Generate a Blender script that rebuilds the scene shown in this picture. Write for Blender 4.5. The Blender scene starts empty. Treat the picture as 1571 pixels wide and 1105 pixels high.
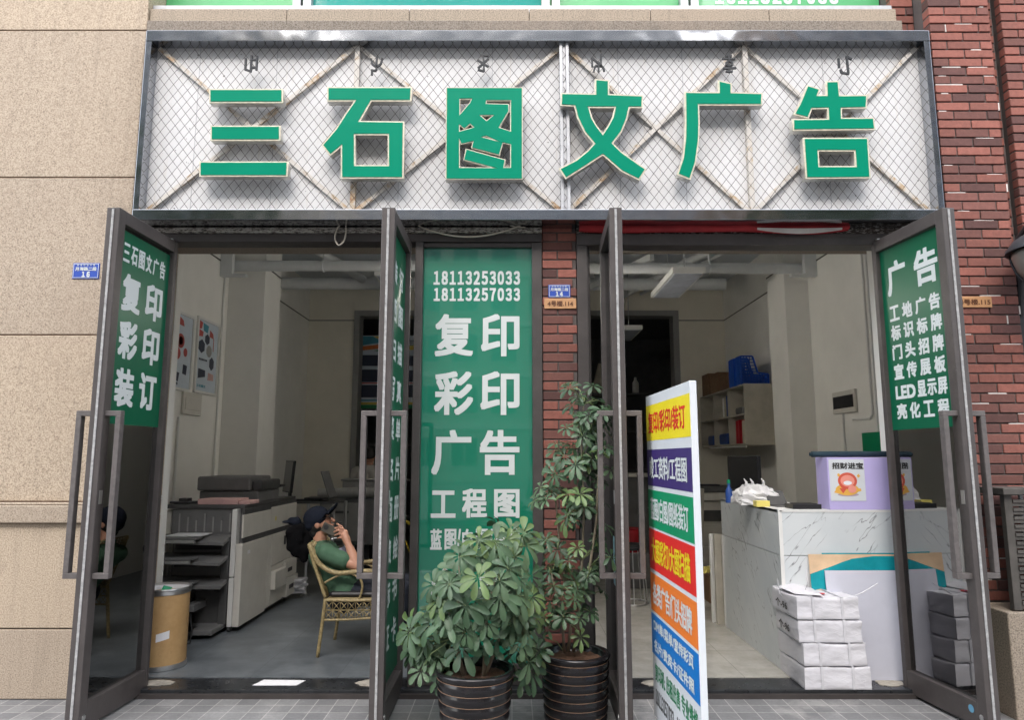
import bpy, bmesh, math, random
from mathutils import Vector, Matrix
R = math.radians
sc = bpy.context.scene
COL = sc.collection
random.seed(7)

# ------------------------------------------------------------------ camera, sky, sun, exposure
F_PX, W_PX, H_PX, PITCH = 1071.0, 1571.0, 1105.0, R(8.0)
CAM = Vector((0.0, -4.92, 1.55))
cd = bpy.data.cameras.new('camera')
cam = bpy.data.objects.new('camera', cd); COL.objects.link(cam); sc.camera = cam
cam.location = CAM; cam.rotation_euler = (R(90) + PITCH, 0, 0)
cd.sensor_width = 36; cd.lens = 36 * F_PX / W_PX; cd.clip_start = 0.05; cd.clip_end = 500

world = bpy.data.worlds.new('World'); sc.world = world; world.use_nodes = True
wn = world.node_tree.nodes; wl = world.node_tree.links
bg = wn['Background']
sky = wn.new('ShaderNodeTexSky'); sky.sky_type = 'NISHITA'; sky.sun_disc = False
SUN_EL, SUN_AZ = R(40), R(188)
sky.sun_elevation = SUN_EL; sky.sun_rotation = SUN_AZ
sky.air_density = 1.0; sky.dust_density = 4.0; sky.ozone_density = 1.0
hs = wn.new('ShaderNodeHueSaturation'); hs.inputs['Saturation'].default_value = 0.55
wl.new(sky.outputs[0], hs.inputs['Color']); wl.new(hs.outputs[0], bg.inputs[0])
bg.inputs[1].default_value = 0.15
sl = bpy.data.lights.new('sun', 'SUN'); sl.energy = 1.5; sl.angle = R(140); sl.color = (1, 1, 1)
so = bpy.data.objects.new('sun', sl); COL.objects.link(so)
sd = Vector((math.sin(SUN_AZ) * math.cos(SUN_EL), math.cos(SUN_AZ) * math.cos(SUN_EL), math.sin(SUN_EL)))
so.rotation_euler = sd.to_track_quat('Z', 'Y').to_euler(); so.location = (0, -10, 12)
sc.view_settings.view_transform = 'Standard'; sc.view_settings.look = 'None'
sc.view_settings.exposure = 1.95; sc.view_settings.gamma = 1
sc.view_settings.use_curve_mapping = False
sc.render.engine = 'CYCLES'
sc.cycles.use_denoising = True
sc.cycles.max_bounces = 10; sc.cycles.diffuse_bounces = 6; sc.cycles.glossy_bounces = 4
sc.cycles.transparent_max_bounces = 24; sc.cycles.transmission_bounces = 4
sc.cycles.caustics_reflective = False; sc.cycles.caustics_refractive = False
sc.cycles.sample_clamp_indirect = 6

# ------------------------------------------------------------------ measuring helpers
def ray(u, v):
    f = Vector((0, math.cos(PITCH), math.sin(PITCH))); up = Vector((0, -math.sin(PITCH), math.cos(PITCH)))
    return f + Vector((1, 0, 0)) * ((u - W_PX / 2) / F_PX) + up * ((H_PX / 2 - v) / F_PX)
def P(u, v, Y):                       # the point of the plane y = Y seen at a pixel of the photo
    d = ray(u, v); return CAM + d * ((Y - CAM.y) / d.y)
def PX(u, v, X):
    d = ray(u, v); return CAM + d * ((X - CAM.x) / d.x)

# ------------------------------------------------------------------ mesh builder
class MB:
    def __init__(s): s.v = []; s.f = []; s.c = []; s.cur = None
    def add(s, vs, fs):
        n = len(s.v); s.v += [tuple(p) for p in vs]
        for f in fs: s.f.append(tuple(i + n for i in f)); s.c.append(s.cur)
        return s
    def box(s, x0, x1, y0, y1, z0, z1, M=None):
        if x0 > x1: x0, x1 = x1, x0
        if y0 > y1: y0, y1 = y1, y0
        if z0 > z1: z0, z1 = z1, z0
        vs = [Vector((x, y, z)) for z in (z0, z1) for y in (y0, y1) for x in (x0, x1)]
        if M: vs = [M @ p for p in vs]
        return s.add(vs, [(0, 2, 3, 1), (4, 5, 7, 6), (0, 1, 5, 4), (2, 6, 7, 3), (0, 4, 6, 2), (1, 3, 7, 5)])
    def quad(s, a, b, c, d): return s.add([a, b, c, d], [(0, 1, 2, 3)])
    def bar(s, a, b, w, h=None, up=Vector((0, 0, 1)), cap=True):      # rectangular bar from a to b
        a = Vector(a); b = Vector(b); h = h or w; d = (b - a).normalized()
        sx = d.cross(up)
        if sx.length < 1e-4: sx = d.cross(Vector((0, 1, 0)))
        sx.normalize(); sz = sx.cross(d)
        vs = [p + sx * (i * w / 2) + sz * (j * h / 2) for p in (a, b) for (i, j) in ((-1, -1), (1, -1), (1, 1), (-1, 1))]
        return s.add(vs, [(0, 1, 5, 4), (1, 2, 6, 5), (2, 3, 7, 6), (3, 0, 4, 7), (3, 2, 1, 0), (4, 5, 6, 7)])
    def tube(s, pts, r, n=8, closed=False):
        pts = [Vector(p) for p in pts]; m = len(pts)
        rs = r if isinstance(r, (list, tuple)) else [r] * m
        base = len(s.v); prev = None
        for i, p in enumerate(pts):
            if closed: d = pts[(i + 1) % m] - pts[i - 1]
            else: d = (pts[min(i + 1, m - 1)] - pts[max(i - 1, 0)])
            if d.length < 1e-9: d = Vector((0, 0, 1))
            d.normalize()
            if prev is None:
                a = d.cross(Vector((0, 0, 1)))
                if a.length < .05: a = d.cross(Vector((1, 0, 0)))
            else: a = prev - d * prev.dot(d)
            a.normalize(); prev = a; b = d.cross(a)
            s.v += [tuple(p + (a * math.cos(2 * math.pi * k / n) + b * math.sin(2 * math.pi * k / n)) * rs[i]) for k in range(n)]
        for i in range(m if closed else m - 1):
            j = (i + 1) % m
            for k in range(n):
                k2 = (k + 1) % n
                s.f.append((base + i * n + k, base + i * n + k2, base + j * n + k2, base + j * n + k)); s.c.append(s.cur)
        if not closed:
            s.f.append(tuple(base + k for k in range(n))[::-1]); s.c.append(s.cur)
            s.f.append(tuple(base + (m - 1) * n + k for k in range(n))); s.c.append(s.cur)
        return s
    def lathe(s, prof, c=(0, 0, 0), n=40):
        base = len(s.v); c = Vector(c)
        for (r, z) in prof:
            s.v += [(c.x + r * math.cos(2 * math.pi * k / n), c.y + r * math.sin(2 * math.pi * k / n), c.z + z) for k in range(n)]
        for i in range(len(prof) - 1):
            for k in range(n):
                k2 = (k + 1) % n
                s.f.append((base + i * n + k, base + i * n + k2, base + (i + 1) * n + k2, base + (i + 1) * n + k)); s.c.append(s.cur)
        s.f.append(tuple(base + k for k in range(n))[::-1]); s.c.append(s.cur)
        e = base + (len(prof) - 1) * n
        s.f.append(tuple(e + k for k in range(n))); s.c.append(s.cur)
        return s
    def prism(s, poly, d0, d1, fr):       # polygon (a, b) in a frame (o, ex, ey, n), from depth d0 to d1
        o, ex, ey, nn = fr; k = len(poly)
        vs = [o + ex * a + ey * b + nn * d for d in (d0, d1) for (a, b) in poly]
        fs = [tuple(range(k))[::-1], tuple(range(k, 2 * k))] + [(i, (i + 1) % k, k + (i + 1) % k, k + i) for i in range(k)]
        return s.add(vs, fs)
    def sphere(s, c, r, nu=16, nv=10, M=None):
        c = Vector(c); r = Vector(r) if not isinstance(r, (int, float)) else Vector((r, r, r))
        vs = []; fs = []
        for j in range(nv + 1):
            t = math.pi * j / nv
            for i in range(nu):
                p = Vector((r.x * math.sin(t) * math.cos(2 * math.pi * i / nu), r.y * math.sin(t) * math.sin(2 * math.pi * i / nu), r.z * math.cos(t)))
                vs.append(c + (M @ p if M else p))
        for j in range(nv):
            for i in range(nu):
                fs.append((j * nu + i, (j + 1) * nu + i, (j + 1) * nu + (i + 1) % nu, j * nu + (i + 1) % nu))
        return s.add(vs, fs)
    def build(s, name, mat, parent=None, smooth=False, bevel=0, local=False, seg=2, label=None):
        me = bpy.data.meshes.new(name)
        off = Vector((0, 0, 0))
        if parent and not local:
            r = parent
            while r.parent: r = r.parent
            off = r.location
        me.from_pydata([(a - off.x, b - off.y, c - off.z) for a, b, c in s.v], [], s.f)
        me.validate(); me.update()
        if any(c is not None for c in s.c) and len(me.polygons) == len(s.c):
            at = me.attributes.new('tone', 'FLOAT_COLOR', 'FACE')
            for i, c in enumerate(s.c):
                c = c if c is not None else (1, 1, 1)
                at.data[i].color = (c[0], c[1], c[2], 1)
        me.materials.append(mat)
        if smooth: me.shade_smooth()
        o = bpy.data.objects.new(name, me); COL.objects.link(o)
        if parent: o.parent = parent
        if bevel:
            b = o.modifiers.new('bevel', 'BEVEL'); b.width = bevel; b.segments = seg; b.limit_method = 'ANGLE'; b.angle_limit = R(40)
            if smooth is False:
                pass
        if smooth == 'auto':
            me.shade_smooth()
            try: me.set_sharp_from_angle(angle=R(35))
            except Exception: pass
        if label: o['label'] = label
        return o

def tag(o, label, cat, group=None):
    o['label'] = label; o['category'] = cat
    if group: o['group'] = group
    return o
def thing(name, label, cat, loc=(0, 0, 0), rz=0, group=None):
    o = bpy.data.objects.new(name, None); COL.objects.link(o); o.empty_display_size = .1
    o.location = loc; o.rotation_euler = (0, 0, rz)
    return tag(o, label, cat, group)
def struct(o): o['kind'] = 'structure'; return o
def copy_tree(o, parent=None):
    c = o.copy(); COL.objects.link(c); c.parent = parent
    for ch in o.children: copy_tree(ch, c)
    return c

# ------------------------------------------------------------------ materials
def srgb(r, g, b):
    f = lambda c: (c / 255 / 12.92) if c / 255 <= .04045 else ((c / 255 + .055) / 1.055) ** 2.4
    return (f(r), f(g), f(b))
class NT:
    def __init__(s, name):
        s.m = bpy.data.materials.new(name); s.m.use_nodes = True
        s.t = s.m.node_tree; s.n = s.t.nodes; s.l = s.t.links
        s.b = s.n['Principled BSDF']; s.out = s.n['Material Output']
    def tex(s, kind, scale, detail=4, rough=.55, coord='Object', **kw):
        t = s.n.new('ShaderNodeTex' + kind)
        tc = s.n.new('ShaderNodeTexCoord'); s.l.new(tc.outputs[coord], t.inputs['Vector'])
        if 'Scale' in t.inputs: t.inputs['Scale'].default_value = scale
        if kind == 'Noise': t.inputs['Detail'].default_value = detail; t.inputs['Roughness'].default_value = rough
        return t
    def ramp(s, src, stops):
        r = s.n.new('ShaderNodeValToRGB'); s.l.new(src, r.inputs[0])
        el = r.color_ramp.elements
        while len(el) < len(stops): el.new(.5)
        for e, (p, c) in zip(el, stops):
            e.position = p; e.color = (*c, 1) if isinstance(c, (tuple, list)) else (c, c, c, 1)
        return r.outputs[0]
    def mix(s, fac, a, b, mode='MIX'):
        m = s.n.new('ShaderNodeMix'); m.data_type = 'RGBA'; m.blend_type = mode
        for sock, val in ((m.inputs[0], fac), (m.inputs[6], a), (m.inputs[7], b)):
            if isinstance(val, (int, float)): sock.default_value = val
            elif isinstance(val, (tuple, list)): sock.default_value = (*val, 1)
            else: s.l.new(val, sock)
        return m.outputs[2]
    def bump(s, h, strength=.3, dist=.01):
        b = s.n.new('ShaderNodeBump'); b.inputs['Strength'].default_value = strength; b.inputs['Distance'].default_value = dist
        s.l.new(h, b.inputs['Height']); s.l.new(b.outputs[0], s.b.inputs['Normal'])
    def col(s, c):
        if isinstance(c, (tuple, list)): s.b.inputs['Base Color'].default_value = (*c, 1)
        else: s.l.new(c, s.b.inputs['Base Color'])
    def set(s, rough=.5, metal=0, spec=.5, coat=0):
        s.b.inputs['Roughness'].default_value = rough; s.b.inputs['Metallic'].default_value = metal
        s.b.inputs['Specular IOR Level'].default_value = spec
        s.b.inputs['Coat Weight'].default_value = coat; s.b.inputs['Coat IOR'].default_value = 1.9 if coat >= .9 else 1.5; s.b.inputs['Coat Roughness'].default_value = .03
        return s
def plain(name, c, rough=.5, metal=0, var=.18, scale=6, spec=.5, coat=0, bump=0, bscale=60):
    t = NT(name).set(rough, metal, spec, coat)
    n = t.tex('Noise', scale, 6, .65)
    lo = tuple(x * (1 - var) for x in c); hi = tuple(min(1, x * (1 + var)) for x in c)
    t.col(t.ramp(n.outputs[0], [(.3, lo), (.7, hi)]))
    if rough > .08:
        n2 = t.tex('Noise', scale * 3.1, 4, .6)
        mr = t.n.new('ShaderNodeMapRange'); mr.inputs[3].default_value = rough * .8; mr.inputs[4].default_value = min(1, rough * 1.25)
        t.l.new(n2.outputs[0], mr.inputs[0]); t.l.new(mr.outputs[0], t.b.inputs['Roughness'])
    if bump: t.bump(t.tex('Noise', bscale, 5).outputs[0], bump, .004)
    return t.m
def granite(name, a, b, c, scale=210, stain=(.35, .28, .22)):
    t = NT(name).set(.75)
    n = t.tex('Noise', scale, 3, .6); v = t.tex('Voronoi', scale * .6)
    base = t.ramp(n.outputs[0], [(.30, c), (.42, a), (.56, b), (.72, tuple(min(1, x * 1.15) for x in b))])
    spk = t.ramp(v.outputs['Distance'], [(.08, 0.55), (.25, 1.0)])
    base = t.mix(.55, base, spk, 'MULTIPLY')
    big = t.tex('Noise', 1.1, 6, .65)
    base = t.mix(t.ramp(big.outputs[0], [(.45, 0.0), (.75, .35)]), base, stain)
    oi = t.n.new('ShaderNodeObjectInfo'); base = t.mix(.9, base, t.ramp(oi.outputs['Random'], [(0.0, (.86, .84, .83)), (1.0, (1.1, 1.06, 1.0))]), 'MULTIPLY')
    mp = t.n.new('ShaderNodeMapping'); tc = t.n.new('ShaderNodeTexCoord'); mp.inputs['Scale'].default_value = (5, 5, .35); t.l.new(tc.outputs['Object'], mp.inputs[0])
    n3 = t.n.new('ShaderNodeTexNoise'); n3.inputs['Detail'].default_value = 6; n3.inputs['Roughness'].default_value = .7; t.l.new(mp.outputs[0], n3.inputs['Vector'])
    base = t.mix(t.ramp(n3.outputs[0], [(.52, 0.0), (.75, .38)]), base, tuple(x * .6 for x in a))
    sc_ = t.tex('Noise', 2.6, 8, .7)
    base = t.mix(t.ramp(sc_.outputs[0], [(.58, 0.0), (.72, .5)]), base, tuple(x * .62 for x in a))
    t.col(base); t.bump(n.outputs[0], .45, .004)
    return t.m
M = {}
M['granite'] = granite('tan_granite', (.33, .268, .205), (.455, .385, .305), (.17, .136, .105), 120)
M['granite_ledge'] = granite('ledge_granite', (.235, .20, .155), (.34, .29, .235), (.12, .095, .072), 110)
M['granite_dirty'] = granite('dirty_granite', (.16, .135, .11), (.25, .22, .185), (.08, .065, .05), 110)
M['joint'] = plain('stone_joint', (.24, .13, .085), .9)
M['mortar'] = plain('dark_mortar', (.10, .085, .08), .95, bump=.4)
def brickmat():
    t = NT('red_brick').set(.8)
    at = t.n.new('ShaderNodeAttribute'); at.attribute_name = 'tone'
    n = t.tex('Noise', 34, 6, .7)
    c = t.mix(.6, at.outputs[0], t.ramp(n.outputs[0], [(.3, .62), (.7, 1.2)]), 'MULTIPLY')
    w = t.tex('Noise', 9, 8, .75)
    c = t.mix(t.ramp(w.outputs[0], [(.66, 0.0), (.74, .5)]), c, (.55, .47, .42))
    c = t.mix(t.ramp(t.tex('Noise', 2.2, 5, .6).outputs[0], [(.5, 0.0), (.75, .4)]), c, (.12, .06, .05))
    t.col(c); t.bump(n.outputs[0], .5, .004); return t.m
M['brick'] = brickmat()
M['lime'] = plain('white_lime_mortar', (.6, .57, .54), .9, bump=.5)
def alu():
    t = NT('brown_aluminium').set(.42, .0, .5)
    n = t.tex('Noise', 5, 6, .7); s_ = t.tex('Noise', 90, 3, .6)
    c = t.ramp(n.outputs[0], [(.3, (.050, .043, .042)), (.7, (.080, .070, .067))])
    c = t.mix(t.ramp(s_.outputs[0], [(.68, 0.0), (.76, .35)]), c, (.30, .27, .25))
    t.col(c); return t.m
M['alu'] = alu()
M['alu_dark'] = plain('dark_brown_aluminium', (.050, .043, .041), .45)
M['handle'] = plain('worn_bronze_handle', (.115, .103, .10), .5, .2, .25, 22)
M['pile'] = plain('grey_weather_pile', (.32, .32, .32), .9, var=.35, scale=40)
def glassmat(name, tint, refl=1.0):
    t = NT(name); t.n.remove(t.b)
    tr = t.n.new('ShaderNodeBsdfTransparent'); tr.inputs[0].default_value = (*tint, 1)
    gl = t.n.new('ShaderNodeBsdfGlossy'); gl.inputs['Roughness'].default_value = .012
    fr = t.n.new('ShaderNodeFresnel'); fr.inputs[0].default_value = 1.55
    mu = t.n.new('ShaderNodeMath'); mu.operation = 'MULTIPLY'; mu.inputs[1].default_value = refl; mu.use_clamp = True
    t.l.new(fr.outputs[0], mu.inputs[0])
    mx = t.n.new('ShaderNodeMixShader'); t.l.new(mu.outputs[0], mx.inputs[0])
    t.l.new(tr.outputs[0], mx.inputs[1]); t.l.new(gl.outputs[0], mx.inputs[2]); t.l.new(mx.outputs[0], t.out.inputs[0])
    return t.m
M['glass'] = glassmat('tinted_door_glass', (.40, .50, .48), 4.2)
M['glass_clear'] = glassmat('dusty_clear_glass', (.80, .84, .82), 1.0)
def film(name, c, rough=.35, coat=.0, spec=.5):
    t = NT(name).set(rough, 0, spec, coat)
    n = t.tex('Noise', 1.7, 4, .5)
    t.bump(t.tex('Noise', 5, 3, .5).outputs[0], .12, .02)
    t.col(t.ramp(n.outputs[0], [(.3, tuple(x * .92 for x in c)), (.7, tuple(min(1, x * 1.07) for x in c))])); return t.m
M['green_film'] = film('green_poster_film', (.001, .100, .048), .32, 0, .35)
M['green_film_glass'] = film('green_film_behind_glass', (.002, .185, .108), .3, 1.0)
M['white_vinyl'] = film('white_vinyl_lettering', (.60, .64, .64), .5, 0, .2)
M['chan_green'] = film('green_acrylic_letter_face', (.000, .205, .120), .3, 0, .12)
M['chan_edge'] = plain('cream_letter_edge', (.60, .57, .45), .3, 0, .25, 30)
M['chan_side'] = plain('steel_letter_side', (.62, .61, .57), .3, .6, .2, 20)
M['black_letter'] = plain('dark_grey_letter', (.018, .021, .025), .6)
def chrome():
    t = NT('mirror_steel').set(.13, 1.0)
    t.col((.42, .44, .47)); w = t.tex('Noise', 4.5, 1, .4)
    t.bump(w.outputs[0], .25, .03); return t.m
M['chrome'] = chrome()
M['steel'] = plain('brushed_steel', (.55, .55, .55), .3, .9, .1)
def panelwhite():
    t = NT('weathered_white_panel').set(.6)
    n = t.tex('Noise', 1.3, 6, .65); st = t.tex('Noise', 38, 2, .4)
    c = t.ramp(n.outputs[0], [(.3, (.62, .62, .63)), (.7, (.71, .71, .72))])
    c = t.mix(t.ramp(st.outputs[0], [(.765, 0.0), (.79, .85)]), c, (.05, .05, .05))
    # rain streaks: noise stretched along the height
    mp = t.n.new('ShaderNodeMapping'); tc = t.n.new('ShaderNodeTexCoord'); mp.inputs['Scale'].default_value = (9, 9, .7)
    t.l.new(tc.outputs['Object'], mp.inputs[0]); n3 = t.n.new('ShaderNodeTexNoise'); t.l.new(mp.outputs[0], n3.inputs['Vector']); n3.inputs['Detail'].default_value = 6
    c = t.mix(t.ramp(n3.outputs[0], [(.58, 0.0), (.8, .35)]), c, (.56, .49, .40))
    t.col(c); return t.m
M['panel'] = panelwhite()
def ruststeel():
    t = NT('rusty_white_steel').set(.6)
    n = t.tex('Noise', 7, 8, .75); c = t.ramp(n.outputs[0], [(.52, (.60, .57, .53)), (.60, (.50, .38, .25)), (.70, (.30, .13, .05))])
    t.col(c); return t.m
M['rust'] = ruststeel()
M['galv'] = plain('grey_galvanised_post', (.42, .43, .45), .45, .4, .15, 12)
M['wire'] = plain('dark_mesh_wire', (.045, .038, .034), .6, .3)
def peeling():
    t = NT('peeling_dark_lintel').set(.7)
    n = t.tex('Noise', 14, 8, .8)
    mp = t.n.new('ShaderNodeMapping'); tc = t.n.new('ShaderNodeTexCoord'); mp.inputs['Scale'].default_value = (6, 6, 26)
    t.l.new(tc.outputs['Object'], mp.inputs[0]); n3 = t.n.new('ShaderNodeTexNoise'); t.l.new(mp.outputs[0], n3.inputs['Vector']); n3.inputs['Detail'].default_value = 7
    c = t.ramp(n.outputs[0], [(.3, (.035, .027, .022)), (.65, (.085, .065, .052))])
    c = t.mix(t.ramp(n3.outputs[0], [(.555, 0.0), (.575, .9)]), c, (.50, .47, .43)); t.col(c); return t.m
M['peel'] = peeling()
def peelrail():
    t = NT('flaking_cream_rail').set(.7)
    mp = t.n.new('ShaderNodeMapping'); tc = t.n.new('ShaderNodeTexCoord'); mp.inputs['Scale'].default_value = (7, 7, 26)
    t.l.new(tc.outputs['Object'], mp.inputs[0]); n3 = t.n.new('ShaderNodeTexNoise'); t.l.new(mp.outputs[0], n3.inputs['Vector']); n3.inputs['Detail'].default_value = 7; n3.inputs['Roughness'].default_value = .75
    t.col(t.ramp(n3.outputs[0], [(.44, (.05, .04, .033)), (.47, (.16, .14, .12)), (.53, (.42, .40, .36))])); return t.m
M['peel_rail'] = peelrail()
M['red_cloth'] = plain('red_banner_cloth', (.36, .02, .025), .7, var=.3, scale=4, bump=.4, bscale=9)
M['cloth_white'] = plain('white_banner_back', (.6, .55, .52), .8)
M['cable'] = plain('cream_cable', (.55, .5, .42), .6)
def paver():
    t = NT('grey_pavers').set(.85)
    b = t.n.new('ShaderNodeTexBrick'); tc = t.n.new('ShaderNodeTexCoord'); mp = t.n.new('ShaderNodeMapping')
    mp.inputs['Rotation'].default_value = (0, 0, R(0)); t.l.new(tc.outputs['Object'], mp.inputs[0]); t.l.new(mp.outputs[0], b.inputs['Vector'])
    b.offset = 0.0; b.inputs['Scale'].default_value = 1; b.inputs['Brick Width'].default_value = .125; b.inputs['Row Height'].default_value = .125
    b.inputs['Mortar Size'].default_value = .0038; b.inputs['Mortar Smooth'].default_value = .3; b.inputs['Bias'].default_value = 0
    b.inputs['Color1'].default_value = (.16, .16, .165, 1); b.inputs['Color2'].default_value = (.23, .23, .23, 1); b.inputs['Mortar'].default_value = (.36, .35, .335, 1)
    n = t.tex('Noise', 3.2, 8, .7); n2 = t.tex('Noise', 60, 4, .6)
    c = t.mix(.7, b.outputs[0], t.ramp(n.outputs[0], [(.32, .62), (.7, 1.12)]), 'MULTIPLY')
    c = t.mix(.5, c, t.ramp(n2.outputs[0], [(.3, .75), (.7, 1.15)]), 'MULTIPLY')
    c = t.mix(t.ramp(t.tex('Noise', 1.6, 9, .75).outputs[0], [(.55, 0.0), (.75, .55)]), c, (.42, .40, .37))
    t.col(c); t.bump(b.outputs['Fac'], -.4, .004); return t.m
M['paver'] = paver()
def tilefloor(name, c1, c2, w, rough):
    t = NT(name).set(rough)
    b = t.n.new('ShaderNodeTexBrick'); tc = t.n.new('ShaderNodeTexCoord'); t.l.new(tc.outputs['Object'], b.inputs['Vector'])
    b.offset = 0.0; b.inputs['Scale'].default_value = 1; b.inputs['Brick Width'].default_value = w; b.inputs['Row Height'].default_value = w
    b.inputs['Mortar Size'].default_value = .002
    b.inputs['Color1'].default_value = (1, 1, 1, 1); b.inputs['Color2'].default_value = (.93, .93, .93, 1); b.inputs['Mortar'].default_value = (.55, .55, .55, 1)
    n = t.tex('Noise', 4.5, 9, .72)
    c = t.ramp(n.outputs[0], [(.34, c1), (.66, c2)])
    t.col(t.mix(1.0, c, b.outputs[0], 'MULTIPLY'))
    mr = t.n.new('ShaderNodeMapRange'); mr.inputs[3].default_value = rough * .7; mr.inputs[4].default_value = rough * 1.4
    t.l.new(n.outputs[0], mr.inputs[0]); t.l.new(mr.outputs[0], t.b.inputs['Roughness']); return t.m
M['floor_dark'] = tilefloor('slate_floor_tiles', (.085, .098, .11), (.19, .21, .225), .6, .38)
M['floor_light'] = tilefloor('pale_polished_floor', (.33, .32, .285), (.46, .44, .40), .8, .22)
M['sill_black'] = plain('black_stone_threshold', (.022, .024, .027), .28, var=.6, scale=8)
M['sill_patch'] = plain('old_cement_patch', (.36, .33, .28), .9, var=.4, scale=14)
M['wall'] = plain('white_interior_paint', (.84, .83, .79), .75, var=.05, scale=2)
M['wall_warm'] = plain('cream_interior_paint', (.80, .76, .66), .75, var=.06, scale=2)
M['ceiling'] = plain('blue_grey_ceiling', (.60, .64, .68), .8, var=.06)
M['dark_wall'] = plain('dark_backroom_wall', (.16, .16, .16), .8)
M['crack'] = plain('dark_wall_line', (.12, .12, .11), .8)
M['pipe'] = plain('white_duct_pipe', (.66, .68, .69), .5, var=.06)
M['white_plastic'] = plain('white_plastic', (.72, .72, .70), .45, var=.06)
M['cream_plastic'] = plain('cream_machine_plastic', (.62, .60, .55), .45, var=.06)
M['grey_plastic'] = plain('grey_machine_plastic', (.30, .30, .29), .5, var=.08)
M['dark_plastic'] = plain('charcoal_machine_plastic', (.075, .075, .075), .5, var=.2)
M['mid_plastic'] = plain('dark_grey_machine_plastic', (.16, .16, .16), .5, var=.15)
M['black'] = plain('black_plastic', (.014, .014, .016), .4, var=.3)
M['paper'] = plain('white_paper', (.78, .78, .80), .8, var=.05)
M['pink_paper'] = plain('pink_paper', (.60, .38, .36), .8)
M['blue_white'] = plain('poster_paper', (.56, .63, .70), .5, var=.05)
M['poster_red'] = plain('poster_red_print', (.48, .08, .07), .5)
M['poster_dark'] = plain('poster_dark_print', (.03, .04, .07), .5)
M['poster_teal'] = plain('poster_teal_print', (.06, .30, .40), .5)
M['poster_green'] = plain('poster_green_print', (.02, .22, .08), .5)
M['poster_yellow'] = plain('poster_yellow_print', (.62, .48, .08), .5)
M['poster_orange'] = plain('poster_orange_print', (.60, .16, .04), .5)
M['panel_blue'] = plain('dim_blue_panel', (.05, .10, .16), .3)
M['screen'] = plain('black_screen', (.008, .008, .01), .15, coat=.3)
def drummat():
    t = NT('brown_fibre_drum').set(.65)
    n = t.tex('Noise', 5, 8, .75); n2 = t.tex('Noise', 16, 5, .7)
    c = t.ramp(n.outputs[0], [(.3, (.42, .25, .10)), (.7, (.56, .36, .165))])
    c = t.mix(t.ramp(n2.outputs[0], [(.62, 0.0), (.74, .6)]), c, (.22, .12, .05)); t.col(c); return t.m
M['drum'] = drummat()
M['green_cloth'] = plain('green_plastic_bag', (.02, .28, .13), .5)
def marble():
    t = NT('white_veined_marble_laminate').set(.28)
    tc = t.n.new('ShaderNodeTexCoord'); sp = t.n.new('ShaderNodeSeparateXYZ'); t.l.new(tc.outputs['Object'], sp.inputs[0])
    def ma(op, a, b):
        m = t.n.new('ShaderNodeMath'); m.operation = op
        for k, q in enumerate((a, b)):
            if isinstance(q, (int, float)): m.inputs[k].default_value = q
            else: t.l.new(q, m.inputs[k])
        return m.outputs[0]
    sxy = ma('ADD', sp.outputs[0], sp.outputs[1]); zz = ma('MULTIPLY', sp.outputs[2], .85)
    al = ma('ADD', sxy, zz); ac = ma('SUBTRACT', sxy, zz)
    cb = t.n.new('ShaderNodeCombineXYZ'); t.l.new(ma('MULTIPLY', al, 1.5), cb.inputs[0]); t.l.new(ma('MULTIPLY', ac, 7.0), cb.inputs[1])
    n = t.n.new('ShaderNodeTexNoise'); n.inputs['Scale'].default_value = 1; n.inputs['Detail'].default_value = 3; n.inputs['Roughness'].default_value = .5; t.l.new(cb.outputs[0], n.inputs['Vector'])
    n2 = t.n.new('ShaderNodeTexNoise'); n2.inputs['Scale'].default_value = 4.5; n2.inputs['Detail'].default_value = 3; t.l.new(tc.outputs['Object'], n2.inputs['Vector'])
    vein = t.ramp(n.outputs[0], [(.488, 0.0), (.5, 1.0), (.507, 0.0)])
    msk = t.ramp(n2.outputs[0], [(.44, 0.0), (.56, 1.0)])
    vm = t.mix(1.0, vein, msk, 'MULTIPLY')
    c = t.ramp(n2.outputs[0], [(.3, (.56, .60, .62)), (.7, (.64, .67, .68))])
    t.col(t.mix(vm, c, (.16, .17, .18))); return t.m
M['marble'] = marble()
M['lavender'] = plain('lavender_board', (.48, .42, .72), .5, var=.04)
M['lav_white'] = plain('pale_lavender_board', (.58, .59, .67), .4, var=.04)
M['teal'] = plain('teal_board', (.01, .28, .33), .25, var=.3, scale=3)
M['peach'] = plain('peach_board', (.70, .50, .32), .4)
M['navy_cloth'] = plain('dark_teal_cloth', (.010, .03, .045), .8, bump=.4, bscale=40)
M['blue_plastic'] = plain('blue_crate_plastic', (.01, .075, .42), .4)
M['brown_box'] = plain('brown_cardboard', (.19, .11, .06), .8)
M['cab'] = plain('aged_cream_laminate', (.46, .43, .36), .6, var=.18, scale=4)
M['red_file'] = plain('red_folder', (.42, .01, .02), .4)
M['cream_file'] = plain('cream_folder', (.55, .51, .40), .5)
M['blue_file'] = plain('blue_folder', (.02, .07, .28), .4)
def crinkle():
    t = NT('crinkled_white_wrapping_paper').set(.55)
    n = t.tex('Noise', 3, 5, .6); t.col(t.ramp(n.outputs[0], [(.3, (.58, .575, .61)), (.7, (.68, .675, .71))]))
    mp = t.n.new('ShaderNodeMapping'); tc = t.n.new('ShaderNodeTexCoord'); mp.inputs['Scale'].default_value = (1, 1, 2.2); mp.inputs['Rotation'].default_value = (.5, .4, .3)
    t.l.new(tc.outputs['Object'], mp.inputs[0])
    v = t.n.new('ShaderNodeTexVoronoi'); v.inputs['Scale'].default_value = 16; t.l.new(mp.outputs[0], v.inputs['Vector'])
    w = t.n.new('ShaderNodeTexNoise'); w.inputs['Scale'].default_value = 14; w.inputs['Detail'].default_value = 4; w.inputs['Distortion'].default_value = 1.2; t.l.new(mp.outputs[0], w.inputs['Vector'])
    t.bump(t.mix(.5, v.outputs[0], w.outputs[0]), .45, .010); return t.m
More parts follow.
